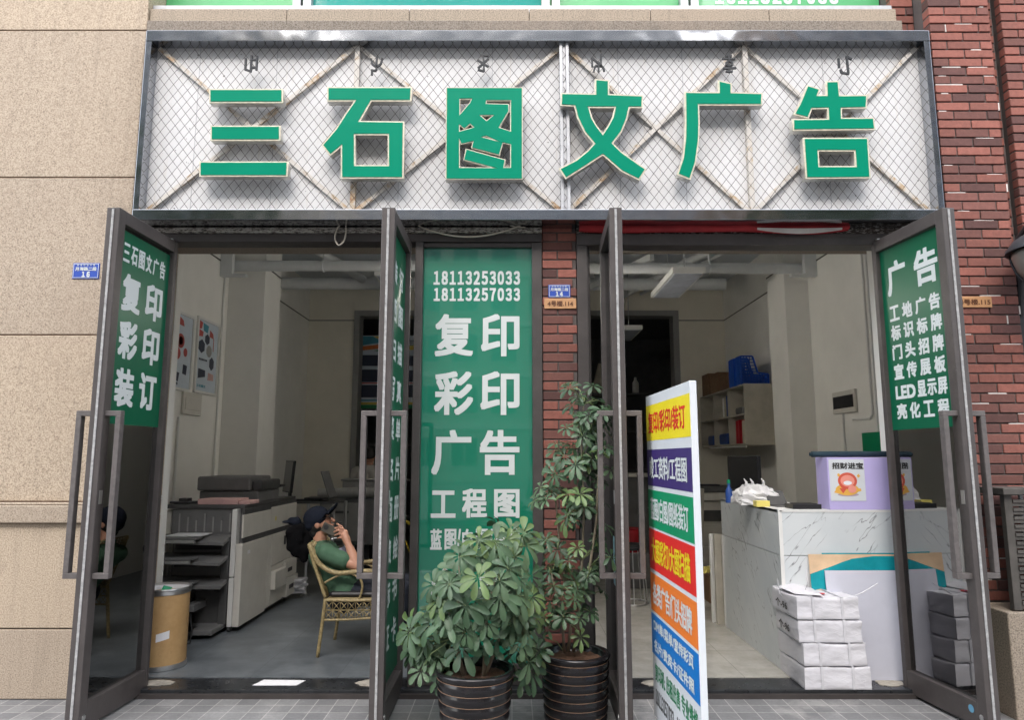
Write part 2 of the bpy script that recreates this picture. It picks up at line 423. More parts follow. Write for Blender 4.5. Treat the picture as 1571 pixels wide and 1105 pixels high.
M['wrap'] = crinkle()
M['strap'] = plain('white_packing_strap', (.60, .60, .63), .35)
M['bag'] = plain('white_carrier_bag', (.64, .64, .65), .35, bump=.8, bscale=9)
M['yellow_box'] = plain('pale_yellow_box', (.72, .62, .16), .5)
M['terracotta_glaze'] = plain('black_glazed_pot', (.010, .009, .010), .22, coat=.15, var=.5, spec=.4)
M['pot_line'] = plain('brown_unglazed_ridge', (.20, .12, .075), .6)
M['soil'] = plain('dry_brown_soil', (.12, .065, .04), .95, var=.5, scale=30, bump=.9, bscale=50)
def leafmat():
    t = NT('schefflera_leaf').set(.40, 0, .38)
    at = t.n.new('ShaderNodeAttribute'); at.attribute_name = 'tone'
    n = t.tex('Noise', 40, 3, .5)
    c = t.mix(.4, at.outputs[0], t.ramp(n.outputs[0], [(.3, .8), (.7, 1.15)]), 'MULTIPLY')
    t.col(c)
    # thin leaves let a little light through
    tl = t.n.new('ShaderNodeBsdfTranslucent'); t.l.new(c, tl.inputs[0])
    mx = t.n.new('ShaderNodeMixShader'); mx.inputs[0].default_value = .22
    t.l.new(t.b.outputs[0], mx.inputs[1]); t.l.new(tl.outputs[0], mx.inputs[2]); t.l.new(mx.outputs[0], t.out.inputs[0]); return t.m
M['leaf'] = leafmat()
M['stem'] = plain('grey_brown_stem', (.20, .17, .12), .8, bump=.4)
M['green_stem'] = plain('green_leaf_stalk', (.17, .22, .09), .6)
M['cane'] = plain('golden_olive_rattan', (.30, .235, .115), .5, var=.45, scale=60, bump=.5, bscale=120)
M['skin'] = plain('skin', (.47, .24, .16), .5, var=.1, scale=12)
M['polo'] = plain('green_polo_cloth', (.055, .125, .075), .85, var=.12, bump=.3, bscale=14)
M['jeans'] = plain('dark_navy_trousers', (.012, .016, .028), .85, bump=.4, bscale=16)
M['cap'] = plain('navy_cap_cloth', (.010, .013, .022), .95, spec=.15)
M['jacket'] = plain('black_jacket_cloth', (.005, .005, .006), .95, spec=.1)
M['hair'] = plain('black_hair', (.012, .010, .009), .6)
M['shirt_pale'] = plain('pale_grey_shirt', (.42, .40, .37), .85)
M['phone'] = plain('olive_phone_case', (.060, .055, .042), .6)
M['plate_blue'] = plain('blue_enamel', (.03, .075, .38), .35, var=.06)
M['plate_tan'] = plain('tan_wooden_plate', (.50, .27, .13), .5, var=.12, scale=14)
M['sign_white'] = plain('white_board_face', (.62, .65, .68), .4, var=.04)
def flat(n, c): return film(n, c, .4)
M['s_yellow'] = flat('yellow_print', (.80, .66, .02)); M['s_indigo'] = flat('indigo_print', (.045, .025, .15))
M['s_green'] = flat('green_print', (.0, .26, .11)); M['s_red'] = flat('red_print', (.70, .022, .02))
M['s_orange'] = flat('orange_print', (.80, .20, .03)); M['s_blue'] = flat('blue_print', (.006, .17, .52))
M['ink_black'] = flat('black_print', (.03, .03, .03)); M['ink_green'] = flat('dark_green_print', (.02, .22, .09))
M['ink_brown'] = flat('engraved_brown', (.12, .05, .025))
M['louvre'] = plain('weathered_brown_louvre', (.085, .078, .070), .55, .2, .3, 10)
M['teal_frame'] = plain('teal_window_frame', (.10, .28, .27), .4)
M['lamp_metal'] = plain('grey_lantern_metal', (.055, .06, .068), .5, .5)
M['lamp_glass'] = plain('frosted_lantern_bowl', (.22, .22, .20), .3, coat=.4)
M['asphalt'] = plain('asphalt', (.05, .05, .052), .9, bump=.5, bscale=150)
M['kerb'] = plain('pale_kerb_stone', (.4, .39, .37), .85)
M['opp_wall'] = plain('beige_opposite_wall', (.46, .40, .32), .85, var=.1)
M['opp_glass'] = plain('dark_window_glass', (.05, .07, .09), .08, coat=.6)
M['opp_white'] = plain('white_opposite_trim', (.7, .7, .68), .7)
M['yellow'] = plain('yellow_cable', (.6, .45, .03), .5)

# ------------------------------------------------------------------ lettering
_cache = {}
def glyphs(s):
    if s not in _cache:
        c = bpy.data.curves.new('lettering', 'FONT'); c.body = s; c.size = 1; c.resolution_u = 4
        o = bpy.data.objects.new('lettering', c); COL.objects.link(o)
        bpy.context.view_layer.update()
        me = bpy.data.meshes.new_from_object(o.evaluated_get(bpy.context.evaluated_depsgraph_get()))
        _cache[s] = ([(v.co.x, v.co.y) for v in me.vertices], [tuple(p.vertices) for p in me.polygons])
        bpy.data.objects.remove(o); bpy.data.curves.remove(c); bpy.data.meshes.remove(me)
    return _cache[s]
def letters(mb, s, rect, fr, bold=.0, eps=.0015):
    """set a string into rect (x0, y0, x1, y1) of a frame (origin, ex, ey, normal)"""
    vs, fs = glyphs(s)
    if not vs: return
    xs = [v[0] for v in vs]; ys = [v[1] for v in vs]
    x0, y0, x1, y1 = rect; o, ex, ey, n = fr
    bx, by = (bold * .74, bold * .74) if not isinstance(bold, tuple) else (bold[0] * .5, bold[1] * .5)
    sx = (x1 - x0 - 2 * bx) / max(1e-6, max(xs) - min(xs)); sy = (y1 - y0 - 2 * by) / max(1e-6, max(ys) - min(ys))
    base = [(x0 + bx + (a - min(xs)) * sx, y0 + by + (b - min(ys)) * sy) for a, b in vs]
    offs = [(0, 0)]
    if bx or by: offs += [(bx * a, by * b) for a, b in ((1, 1), (-1, 1), (1, -1), (-1, -1), (1, 0), (-1, 0), (0, 1), (0, -1))]
    for i, (dx, dy) in enumerate(offs):
        e = eps + i * .00013
        mb.add([o + ex * (a + dx) + ey * (b + dy) + n * e for a, b in base], fs)
def digits(mb, s, rect, fr, bold=.0, eps=.0015, fill=.80):
    x0, y0, x1, y1 = rect; cw = (x1 - x0) / len(s)
    r0 = glyphs('\uff10')[0]; w0 = max(p[0] for p in r0) - min(p[0] for p in r0)
    for i, ch in enumerate(s):
        g = glyphs(chr(ord(ch) + 0xfee0))[0]; wd = (max(p[0] for p in g) - min(p[0] for p in g)) / w0
        ww = min(1.0, wd) * (cw * fill - 2 * bold) + 2 * bold; c = x0 + cw * (i + .5)
        letters(mb, chr(ord(ch) + 0xfee0), (c - ww / 2, y0, c + ww / 2, y1), fr, bold, eps)
FX, FZ, NF = Vector((1, 0, 0)), Vector((0, 0, 1)), Vector((0, -1, 0))     # facade frame: x right, z up, facing the street
def fac(Y): return (Vector((0, Y, 0)), FX, FZ, NF)
def prect(u0, v0, u1, v1, Y):
    a = P((u0 + u1) / 2, v1, Y).z; b = P((u0 + u1) / 2, v0, Y).z
    vm = (v0 + v1) / 2
    return (P(u0, vm, Y).x, a, P(u1, vm, Y).x, b)

# ------------------------------------------------------------------ ground
mb = MB(); mb.box(-40, 40, -4.9, .02, -.3, 0); struct(mb.build('pavement', M['paver']))
mb = MB(); mb.box(-40, 40, -13.2, -5.05, -.4, -.14); struct(mb.build('road', M['asphalt']))
mb = MB(); mb.box(-40, 40, -5.05, -4.9, -.4, .004); struct(mb.build('kerb', M['kerb']))
mb = MB(); mb.box(-40, 40, -60, -13.2, -.4, 0); struct(mb.build('far_pavement', M['paver']))
mb = MB(); mb.box(-3.35, .35, .14, 6.5, -.2, .056); struct(mb.build('interior_floor', M['floor_dark']))
mb = MB(); mb.box(.35, 3.5, .14, 6.5, -.2, .056); struct(mb.build('interior_floor', M['floor_light']))
mb = MB(); mb.box(-3.35, 3.5, 6.5, 10, -.2, .052); struct(mb.build('backroom_floor', M['floor_dark']))
th = thing('stone_threshold', 'black stone threshold strip under both open doorways', 'threshold', (0, 0, 0))
mb = MB(); mb.box(-2.6, 2.9, -.11, .14, -.1, .05); mb.build('sill_slab', M['sill_black'], th, bevel=.004)
mb = MB(); mb.box(-2.6, 2.9, -.135, -.1105, -.1, .028); mb.build('edge_strip', M['alu_dark'], th)
for (a, b) in ((200, 268), (985, 1030), (1345, 1392), (545, 585)):
    mb = MB(); k = 14; x0 = P(a, 1050, -.0).x; x1 = P(b, 1050, -.0).x
    pts = [((x0 + x1) / 2 + math.cos(2 * math.pi * i / k) * (x1 - x0) / 2 * random.uniform(.8, 1.1), .02 + math.sin(2 * math.pi * i / k) * .07 * random.uniform(.7, 1.2)) for i in range(k)]
    mb.prism(pts, .0505, .054, (Vector((0, 0, 0)), Vector((1, 0, 0)), Vector((0, 1, 0)), Vector((0, 0, 1))))
    mb.build('cement_patch', M['sill_patch'], th)
mb = MB(); a = P(396, 1050, .02).x; b = P(466, 1050, .02).x
mb.add([(a - .02, -.04, .056), (b - .03, -.04, .0575), (b, .07, .056), (a + .02, .075, .058)], [(0, 1, 2, 3)])
mb.add([(a - .02, -.04, .0535), (b - .03, -.04, .0535), (b, .07, .0535), (a + .02, .075, .0535)], [(3, 2, 1, 0)])
tag(mb.build('paper_sheet', M['paper']), 'white sheet of paper lying on the black threshold', 'paper')

# ------------------------------------------------------------------ left granite wall
WX = -2.72
gw = thing('granite_wall', 'tan granite wall left of the shop with a projecting ledge', 'wall', (-5, -.1, 0))
zl0, zl1 = P(60, 803, -.17).z, P(60, 771, -.17).z
zj = [P(60, v, -.12).z for v in (964, 514, 272, 46)]
cuts = [0, zj[0], zl0]; 
for a, b, y in ((0.0, zj[0], -.15), (zj[0], zl0, -.15)):
    mb = MB(); mb.box(-9, WX, y, .6, a + .004, b - .004); mb.build('plinth_stone', M['granite'], gw, bevel=.006)
zs = [zl1, zj[1], zj[2], zj[3], 7.5]
for a, b in zip(zs[:-1], zs[1:]):
    mb = MB(); mb.box(-9, WX, -.12, .6, a + .004, b - .004); mb.build('wall_stone', M['granite'], gw, bevel=.005)
mb = MB(); mb.box(-9, WX - .004, -.108, .59, 0, 7.5); mb.build('joint_filling', M['joint'], gw)
mb = MB(); mb.box(-9, WX, -.185, .6, zl0, zl1 - .02); mb.box(-9, WX, -.175, .6, zl1 - .0195, zl1 - .003); mb.build('stone_ledge', M['granite'], gw, bevel=.01)

# ------------------------------------------------------------------ bricks
def bricks(mb, x0, x1, z0, z1, yf, depth=.05, L=.225, pitch=.068, joint=.010, axis='x', dark=.0, seed=1, lime=None, phase=0):
    rnd = random.Random(seed); k = 0; z = z0
    while z + pitch - joint <= z1 + .03:
        zt = min(z + pitch - joint, z1)
        x = x0 - (L / 2 if (k + phase) % 2 else 0)
        while x < x1:
            a, b = max(x, x0), min(x + L - joint, x1)
            if b - a > .02:
                t = rnd.random()
                if t < .20: c = (.11, .046, .040)
                elif t < .42: c = (.18, .070, .056)
                else: c = (.25, .088, .066)
                g = rnd.uniform(.8, 1.2) * (1 - dark); c = tuple(q * g for q in c); mb.cur = c
                j = rnd.uniform(-.002, .002)
                if axis == 'x': mb.box(a, b, yf + j, yf + depth, z, zt)
                else: mb.box(yf + j, yf + depth, a, b, z, zt)
                if lime is not None and rnd.random() < .22:
                    w = rnd.uniform(.3, 1); 
                    if rnd.random() < .6: lime.box(a + (b - a) * rnd.uniform(0, .4), a + (b - a) * (.4 + .6 * w * .9), yf + .0035, yf + depth, zt, zt + joint * rnd.uniform(.5, .95))
                    else: lime.box(b, b + joint * .95, yf + .0035, yf + depth, z, zt)
            x += L
        z += pitch; k += 1
    mb.cur = None
bp = thing('brick_pillar', 'narrow red brick pillar between the two shop doorways', 'pillar', (.365, .1, 0))
px0, px1 = P(834, 700, -.03).x, P(888, 700, -.03).x
mb = MB(); bricks(mb, px0, px1, .05, 3.29, -.03, .06, seed=3); mb.build('brick_face', M['brick'], bp, bevel=.003, seg=1)
mb = MB(); mb.box(px0 + .003, px1 - .003, -.022, .3, 0, 3.3); mb.build('mortar_core', M['mortar'], bp)
bw = thing('brick_wall', 'red brick wall right of the shop with white lime in its joints', 'wall', (4, -.1, 0))
rx0, rx1 = P(1450, 322, -.2).x + .01, P(1548, 320, -.2).x
mb = MB(); lm = MB(); bricks(mb, rx0, rx1, .63, 6.6, -.2, .08, L=.24, seed=5, lime=lm)
mb.build('brick_face', M['brick'], bw, bevel=.003, seg=1); lm.build('lime_pointing', M['lime'], bw)
mb = MB(); bricks(mb, rx1 + .004, rx1 + .12, .63, 6.6, -.06, .06, L=.24, seed=6, phase=1); bricks(mb, rx1 + .14, 9, .63, 6.6, -.13, .06, L=.24, seed=8)
mb.build('side_brick', M['brick'], bw, bevel=.003, seg=1)
mb = MB(); mb.box(rx0 + .003, rx1 - .003, -.19, .6, 0, 6.6); mb.box(rx1 + .0005, rx1 + .13, -.05, .55, 0, 6.6); mb.box(rx1 + .143, 9, -.12, .6, 0, 6.6); mb.build('mortar_core', M['mortar'], bw)
mb = MB(); mb.box(rx0 - .14, 9, -.26, -.2005, 0, .62); mb.build('granite_base', M['granite'], bw, bevel=.008)
# reveal of brick above the sign on the right
mb = MB(); bricks(mb, P(1366, 5, -.02).x, rx0 - .004, P(1390, 60, -.02).z, 6.6, -.02, .06, seed=9, L=.24); mb.build('upper_brick', M['brick'], bw, bevel=.003, seg=1)
mb = MB(); mb.box(P(1366, 5, -.02).x + .004, rx0, -.01, .3, P(1390, 60, -.02).z, 6.6); mb.build('mortar_core', M['mortar'], bw)

# ------------------------------------------------------------------ wall over the shop: sill course and first-floor window
up = thing('upper_storey', 'pale granite sill course and green papered window above the shop sign', 'building front', (0, .1, 4.7))
za, zb, zc = P(785, 46, -.13).z, P(785, 30, -.13).z, P(785, 11, -.17).z
x0, x1 = WX + .004, P(1384, 30, -.13).x
mb = MB(); mb.box(x0, x1, -.13, .5, za - .004, zb - .003); mb.build('sill_moulding', M['granite_dirty'], up, bevel=.006)
zc2 = P(785, 13, -.1).z
xs = [P(u, 20, -.1).x for u in (245, 440, 628, 812, 998, 1180, 1375)]; xs[0] = x0
mb = MB()
for a, b in zip(xs[:-1], xs[1:]): mb.box(a + .002, b - .002, -.10, .5, zb, zc2)
mb.build('sill_stones', M['granite_ledge'], up, bevel=.004)
mb = MB(); mb.box(x0, x1 - .03, -.06, .3, zc2 + .003, zc2 + .055); mb.build('window_rail', M['galv'], up)
mb = MB(); mb.box(x0, x1 - .02, .12, .16, zc2 + .056, zc2 + 1.6); mb.build('green_window_film', film('pale_green_window_film', (.09, .40, .16), .25, .6), up)
mb = MB(); mb.box(P(480, 4, .1).x, P(830, 4, .1).x, .112, .1195, zc2 + .056, zc2 + 1.6); mb.build('window_pane', film('teal_window_pane', (.02, .28, .24), .12, .6), up)
for u in (463, 845, 1058):
    for e in (-.07, .01): mb = MB(); mb.box(P(u, 4, .05).x + e, P(u, 4, .05).x + e + .06, .05, .11, zc2 + .056, zc2 + 1.6); mb.build('window_mullion', M['galv'], up)
mb = MB(); digits(mb, '18113257033', (P(1095, 0, .12).x, P(1100, 6, .12).z, P(1288, 0, .12).x, P(1100, 6, .12).z + .16), fac(.12), .008); mb.build('window_lettering', M['white_vinyl'], up)
mb = MB(); mb.box(x0, x1 + .1, .17, .6, 3.2, 7.5); mb.box(x0, rx0, -.005, .17, 3.32, za - .005); mb.build('backing_wall', M['granite_ledge'], up)
mb = MB(); mb.box(-9, 9, .62, 9, 7.0, 7.4); mb.build('upper_slab', M['granite_ledge'], up)

# ------------------------------------------------------------------ shop sign
SY = -.22
zt, zt2 = P(785, 46, SY).z, P(785, 62, SY).z
zb2, zb1 = P(785, 321, SY).z, P(785, 337, SY).z
sxl, sxr = P(203, 322, SY).x, P(1450, 322, SY).x
sg = thing('shop_sign', 'long white shop signboard with wire mesh and mirror steel frame', 'signboard', (0, SY, zb1))
mb = MB(); mb.box(sxl + .02, sxr - .02, -.125, -.008, zb1 + .02, zt - .02); mb.build('backing_panel', M['panel'], sg)
for u in (300, 420, 613, 755, 950, 1050, 1268): mb = MB(); x = P(u, 200, -.125).x; mb.box(x - .002, x + .002, -.1265, -.1245, zb1 + .07, zt - .07); mb.build('panel_seam', M['galv'], sg)
mb = MB(); W = .042
mb.box(sxl, sxr, SY, -.01, zt2, zt); mb.build('frame_bar', M['chrome'], sg, bevel=.003)
mb = MB(); mb.box(sxl, sxr, SY, -.01, zb1, zb2); mb.build('frame_bar', M['chrome'], sg, bevel=.003)
mb = MB(); mb.box(sxl, sxl + W, SY + .002, -.01, zb2 + .0005, zt2 - .0005); mb.build('frame_bar', M['chrome'], sg, bevel=.003)
mb = MB(); mb.box(sxr - W, sxr, SY + .002, -.01, zb2 + .0005, zt2 - .0005); mb.build('frame_bar', M['chrome'], sg, bevel=.003)
mx0, mx1 = sxl + W, sxr - W
BY = -.150
posts = [P(545, 200, BY).x, P(866, 200, BY).x, P(1148, 200, BY).x]
for i, x in enumerate(posts):
    mb = MB()
    if i == 1:
        mb.box(x - .034, x - .012, SY + .025, -.126, zb2, zt2); mb.box(x + .012, x + .034, SY + .025, -.126, zb2, zt2); mb.box(x - .0118, x + .0118, SY + .035, -.126, zb2, zt2)
        mb.build('post', M['galv'], sg, bevel=.002)
    else: mb.box(x - .018, x + .018, BY - .016, -.126, zb2, zt2); mb.build('post', M['rust'], sg, bevel=.002)
xsb = [mx0] + posts + [mx1]
for i, (a, b) in enumerate(zip(xsb[:-1], xsb[1:])):
    for s in (0, 1):
        p = (a + .02, BY + .008 * s, zt2 - .01) if s else (a + .02, BY, zb2 + .01)
        q = (b - .02, BY + .008 * s, zb2 + .01) if s else (b - .02, BY, zt2 - .01)
        mb = MB(); mb.bar(p, q, .03, .011, up=Vector((0, 1, 0))); mb.bar(Vector(p) + Vector((0, .010, -.012)), Vector(q) + Vector((0, .010, -.012)), .008, .022, up=Vector((0, 1, 0))); mb.build('brace', M['rust'], sg)
mb = MB(); sp = .0685; sl_ = 1.32; H = zt2 - zb2; MY = SY + .03
x = mx0 - H / sl_
while x < mx1:
    for s in (1, -1):
        # line from (x,zb2) with slope sl_ (s=1) or falling (s=-1)
        xa, xb = x, x + H / sl_
        ta = max(0, (mx0 - xa) / (xb - xa)); tb = min(1, (mx1 - xa) / (xb - xa))
        if tb > ta:
            g = lambda t: Vector((xa + (xb - xa) * t, MY + .0022 * s, zb2 + H * (t if s == 1 else 1 - t)))
            pts = []
            n = 5
            for i in range(n + 1):
                p = g(ta + (tb - ta) * i / n); pts.append(p + Vector((random.uniform(-.002, .002), 0, random.uniform(-.002, .002))))
            mb.tube(pts, .0016, 4)
    x += sp
mb.build('wire_mesh', M['wire'], sg)

# raised letters traced as outlines on the sign
def outline(pts, Y): return [(P(u, v, Y).x, P(u, v, Y).z) for u, v in pts]
def curve_letter(name, label, loops, Y0, depth, group):
    zs_ = [v for lp in loops for _, v in lp]; us = [u for lp in loops for u, _ in lp]
    c0 = P((min(us) + max(us)) / 2, max(zs_), Y0 - depth)
    root = thing(name, label, 'sign letter', (c0.x, Y0, c0.z), 0, group)
    def shape(off, y_front, y_back, mat, nm, hollow=False):
        cu = bpy.data.curves.new(nm, 'CURVE'); cu.dimensions = '2D'; cu.fill_mode = 'BOTH'
        for lp in loops:
            pts = outline(lp, Y0 - depth); sp_ = cu.splines.new('POLY'); sp_.points.add(len(pts) - 1); sp_.use_cyclic_u = True
            for q, (a, b) in zip(sp_.points, pts): q.co = (a - c0.x, b - c0.z, 0, 1)
        cu.offset = off; cu.extrude = abs(y_back - y_front) / 2
        o = bpy.data.objects.new(nm, cu); COL.objects.link(o); bpy.context.view_layer.update()
        me = bpy.data.meshes.new_from_object(o.evaluated_get(bpy.context.evaluated_depsgraph_get()))
        bpy.data.objects.remove(o)
        ym = (y_front + y_back) / 2 - Y0
        me.transform(Matrix.Translation((0, ym, 0)) @ Matrix.Rotation(R(90), 4, 'X'))
        me.materials.clear(); me.materials.append(mat); me.name = nm
        ob = bpy.data.objects.new(nm, me); COL.objects.link(ob); ob.parent = root
    yf = Y0 - depth
    k_ = .0062 if len(loops) > 5 else .0105
    shape(k_ - .001, yf + .012, Y0, M['chan_side'], 'side_return')
    shape(k_, yf, yf + .0118, M['chan_edge'], 'edge_trim')
    shape(-.0005, yf - .004, yf - .0006, M['chan_green'], 'green_face')
    return root
LET = {
 'san': [[(323, 138), (432, 138), (432, 155.5), (323, 155.5)], [(325, 194.5), (428, 194.5), (428, 213.5), (325, 213.5)], [(308, 249.5), (440, 249.5), (439, 268.5), (308, 268.5)]],
 'shi': [[(504, 135), (630, 135), (629, 153), (569, 153), (549, 187), (618, 188), (617, 271.5), (525, 271.5), (525, 221), (507, 236), (496, 222.5), (517, 198), (531, 176), (547, 153), (504, 153)], [(543, 205), (543, 255), (597, 255), (597, 205)]],
}
def z(o, s, pts): return [(o[0] + a / s, o[1] + b / s) for a, b in pts]
S4 = 4.606
LET['tu'] = [z((670, 60), S4, [(72, 345), (602, 345), (602, 985), (68, 985)]),
  z((670, 60), S4, [(160, 420), (160, 540), (238, 448), (252, 418)]),
  z((670, 60), S4, [(300, 418), (345, 440), (335, 462), (505, 462), (512, 500), (440, 615), (432, 632), (525, 655), (525, 430), (350, 430), (340, 422)][::1]),
  z((670, 60), S4, [(300, 535), (352, 580), (408, 535)]),
  z((670, 60), S4, [(158, 600), (158, 655), (268, 624), (236, 595), (196, 630)]),
  z((670, 60), S4, [(158, 700), (158, 910), (430, 912), (195, 850), (210, 780), (480, 855), (470, 910), (525, 910), (525, 742), (465, 728), (440, 815), (250, 765), (262, 718), (175, 738)]),
  z((670, 60), S4, [(310, 692), (450, 728), (352, 682)])]
LET['tu'][2] = z((670, 60), S4, [(350, 430), (345, 458), (505, 462), (507, 505), (436, 625), (525, 655), (525, 430)])
LET['wen'] = [z((850, 60), S4, [(298, 290), (380, 297), (380, 395), (620, 405), (617, 475), (527, 475), (508, 560), (470, 650), (405, 735), (470, 800), (560, 865), (640, 920), (598, 985), (480, 925), (345, 808), (220, 890), (85, 975), (48, 918), (160, 860), (240, 795), (292, 738), (220, 650), (172, 550), (150, 465), (55, 460), (58, 388), (298, 393)]),
              z((850, 60), S4, [(238, 475), (262, 560), (298, 620), (345, 680), (388, 615), (420, 555), (438, 475)])]
LET['guang'] = [z((1030, 60), S4, [(340, 300), (418, 318), (418, 382), (635, 388), (632, 457), (186, 457), (190, 600), (186, 720), (165, 870), (128, 982), (52, 950), (88, 840), (104, 700), (106, 560), (103, 380), (342, 382)])]
LET['gao'] = [z((1200, 60), S4, [(182, 333), (258, 357), (240, 402), (322, 402), (318, 305), (390, 303), (400, 404), (592, 402), (588, 478), (412, 482), (414, 563), (640, 563), (648, 630), (85, 636), (83, 572), (332, 570), (328, 482), (205, 484), (180, 548), (92, 525), (132, 455)]),
              z((1200, 60), S4, [(158, 705), (598, 705), (615, 972), (176, 976)]), z((1200, 60), S4, [(248, 782), (254, 905), (527, 905), (518, 782)])]
names = {'san': 'three separate stacked horizontal bars, first large green letter on the sign', 'shi': 'large green letter with a square opening, second on the white sign', 'tu': 'large green letter shaped as a closed box, third on the white sign',
 'wen': 'large green letter with crossing curved legs, over the grey sign post', 'guang': 'large green letter with one long left stroke and open right side', 'gao': 'large green letter over a separate square ring, last on the white sign'}
for k, lp in LET.items(): curve_letter('sign_letter', names[k], lp, SY + .04, .066, 'large green letters on the shop sign')
# the small dark letters
def strokes(name, label, c, segs, circ=None, rot=0):
    o = P(c[0], c[1], SY + .01); r = thing(name, label, 'sign letter', o, 0, 'small dark letters above the green ones')
    k = .0045; mb = MB()
    for sg_ in segs:
        for i, (a, b) in enumerate(zip(sg_[:-1], sg_[1:])):
            j = .0008 * (i + len(mb.f) % 5)
            mb.bar(o + Vector((a[0] * k, -.006 - j, -a[1] * k)), o + Vector((b[0] * k, -.006 - j, -b[1] * k)), .0135, .014, up=Vector((0, 1, 0)))
    mb.build('letter_body', M['black_letter'], r)
    mb = MB(); mb.bar(o + Vector((0, .01, 0)), o + Vector((0, .05, 0)), .006); mb.build('fixing_pin', M['steel'], r)
strokes('small_letter', 'small dark letter like a ladder beside a hook, above the three bars', (386, 98), [[(-9, -9), (-9, 8)], [(-10, 10), (1, 14)], [(0, -14), (0, 12)], [(9, -13), (9, 12)], [(0, -6), (9, -6)], [(0, 7), (9, 7)]])
strokes('small_letter', 'small dark trident shaped letter with a zigzag foot', (578, 101), [[(-9, -12), (-7, -2), (0, 3), (7, -2), (9, -12)], [(0, -14), (0, 9)], [(0, 9), (-7, 9)], [(-7, 7), (-7, 17)]])
strokes('small_letter', 'small dark star shaped letter with bent ends', (742, 98), [[(-1, -16), (1, 14)], [(-10, -6), (8, 6)], [(-9, 8), (8, -8)], [(-1, -15), (8, -13)], [(1, 14), (-9, 11)]])
strokes('small_letter', 'small dark letter like a z over an arch, beside the grey post', (917, 98), [[(-9, -10), (-9, 6)], [(-9, -9), (5, 3)], [(5, -16), (5, 6)], [(-7, 15), (-5, 6), (1, 3), (8, 6), (10, 14)], [(1, 4), (1, 15)]])
strokes('small_letter', 'small dark letter with a ring between two crossbars', (1118, 98), [[(-5, -13), (5, -13)], [(-11, -8), (10, -8)], [(-5, -1), (0, -5), (5, -1), (4, 4), (-4, 4), (-5, -1)], [(-10, 9), (11, 8)], [(-6, 14), (5, 14)], [(0, -14), (0, -6)], [(0, 6), (0, 16)]])
strokes('small_letter', 'small dark letter like an angular hook, above the last green letter', (1295, 100), [[(-9, -11), (-9, 5)], [(-7, 8), (-6, 14), (6, 16)], [(4, -15), (5, 15)], [(4, -14), (12, -9)]])

# ------------------------------------------------------------------ lintel, banner, loose wires
li = thing('lintel', 'dark peeling shutter lintel under the sign on the left', 'lintel', (-1, 0, 3.1))
lx0, lx1 = WX, px0 - .004
mb = MB(); mb.box(lx0, lx1, -.03, .1, P(500, 361, 0).z, 3.36); mb.build('lintel_face', M['peel'], li, bevel=.004)
mb = MB(); mb.box(lx0, lx1, -.075, -.0305, P(500, 357, -.07).z, P(500, 350, -.07).z + .005); mb.build('guide_rail', M['peel_rail'], li, bevel=.003)
mb = MB(); mb.box(lx0, lx1, -.05, .1, P(500, 374, 0).z, P(500, 361, 0).z - .003); mb.build('door_head', M['alu_dark'], li, bevel=.003)
lr = thing('lintel', 'dark brown door head beam above the right doorway', 'lintel', (2, 0, 3.1))
mb = MB(); mb.box(px1 + .004, rx0 + .05, -.03, .1, P(500, 361, 0).z, 3.36); mb.build('lintel_face', M['peel'], lr, bevel=.004)
mb = MB(); mb.box(px1 + .004, rx0 + .05, -.05, .1, P(500, 379, 0).z, P(500, 361, 0).z - .003); mb.build('door_head', M['alu'], lr, bevel=.003)
bn = thing('rolled_banner', 'long red cloth banner folded under the sign on the right', 'banner', (1.5, -.05, 3.2))
mb = MB(); N = 40; a, b = P(888, 350, -.06), P(1300, 350, -.06)
for i in range(N + 1):
    t = i / N; x = a.x + (b.x - a.x) * t; sag = -.012 * math.sin(t * 9) - .02 * t * (1 if t < .9 else (1 - t) * 10)
    w = .045 + .01 * math.sin(t * 17) - (.03 * max(0, (t - .85) / .15))
    mb.v += [(x, -.035, 3.28), (x, -.08 - .008 * math.sin(t * 23), 3.23 + sag * .3), (x, -.098 - .01 * math.sin(t * 31 + 1), 3.20 + sag * .6), (x, -.085, 3.185 - w * .4 + sag * .6), (x, -.054, 3.18 - w * .25 + sag * .6)]
for i in range(N):
    for k in range(4): mb.f.append((i * 5 + k, i * 5 + k + 1, i * 5 + k + 6, i * 5 + k + 5)); mb.c.append(None)
mb.build('red_cloth', M['red_cloth'], bn, smooth=True)
mb = MB()
for i in range(21):
    t = i / 20; p = P(1160 + 130 * t, 352, -.08); dz = -.03 * math.sin(math.pi * t)
    mb.v += [(p.x, -.105, 3.185 + dz * .2), (p.x, -.10, 3.17 + dz)]
for i in range(20): mb.f.append((i * 2, i * 2 + 1, i * 2 + 3, i * 2 + 2)); mb.c.append(None)
mb.build('white_hem', M['cloth_white'], bn, smooth=True)
def wire(label, pts, r, Y, mat='cable'):
    mb = MB(); pp = [P(u, v, Y) for u, v in pts]; out = []
    for i in range(len(pp) - 1):
        p0, p1, p2, p3 = pp[max(i - 1, 0)], pp[i], pp[i + 1], pp[min(i + 2, len(pp) - 1)]
        for k in range(6):
            t = k / 6; out.append(.5 * ((2 * p1) + (p2 - p0) * t + (2 * p0 - 5 * p1 + 4 * p2 - p3) * t * t + (3 * p1 - p0 - 3 * p2 + p3) * t ** 3))
    out.append(pp[-1]); mb.tube(out, r, 6)
    return tag(mb.build('loose_cable', M[mat], smooth=True), label, 'cable')
wire('cream cable looped into a hanging ring under the sign', [(492, 339), (512, 344), (528, 341), (531, 352), (528, 369), (519, 376), (514, 364), (519, 348), (526, 343)], .006, -.09)
wire('cream cable sagging across the lintel above the green panel', [(636, 341), (650, 350), (690, 361), (730, 363), (770, 356), (800, 345)], .006, -.09)
wire('short cream cable over the right end of the dark lintel', [(775, 340), (786, 347), (806, 349)], .005, -.09)

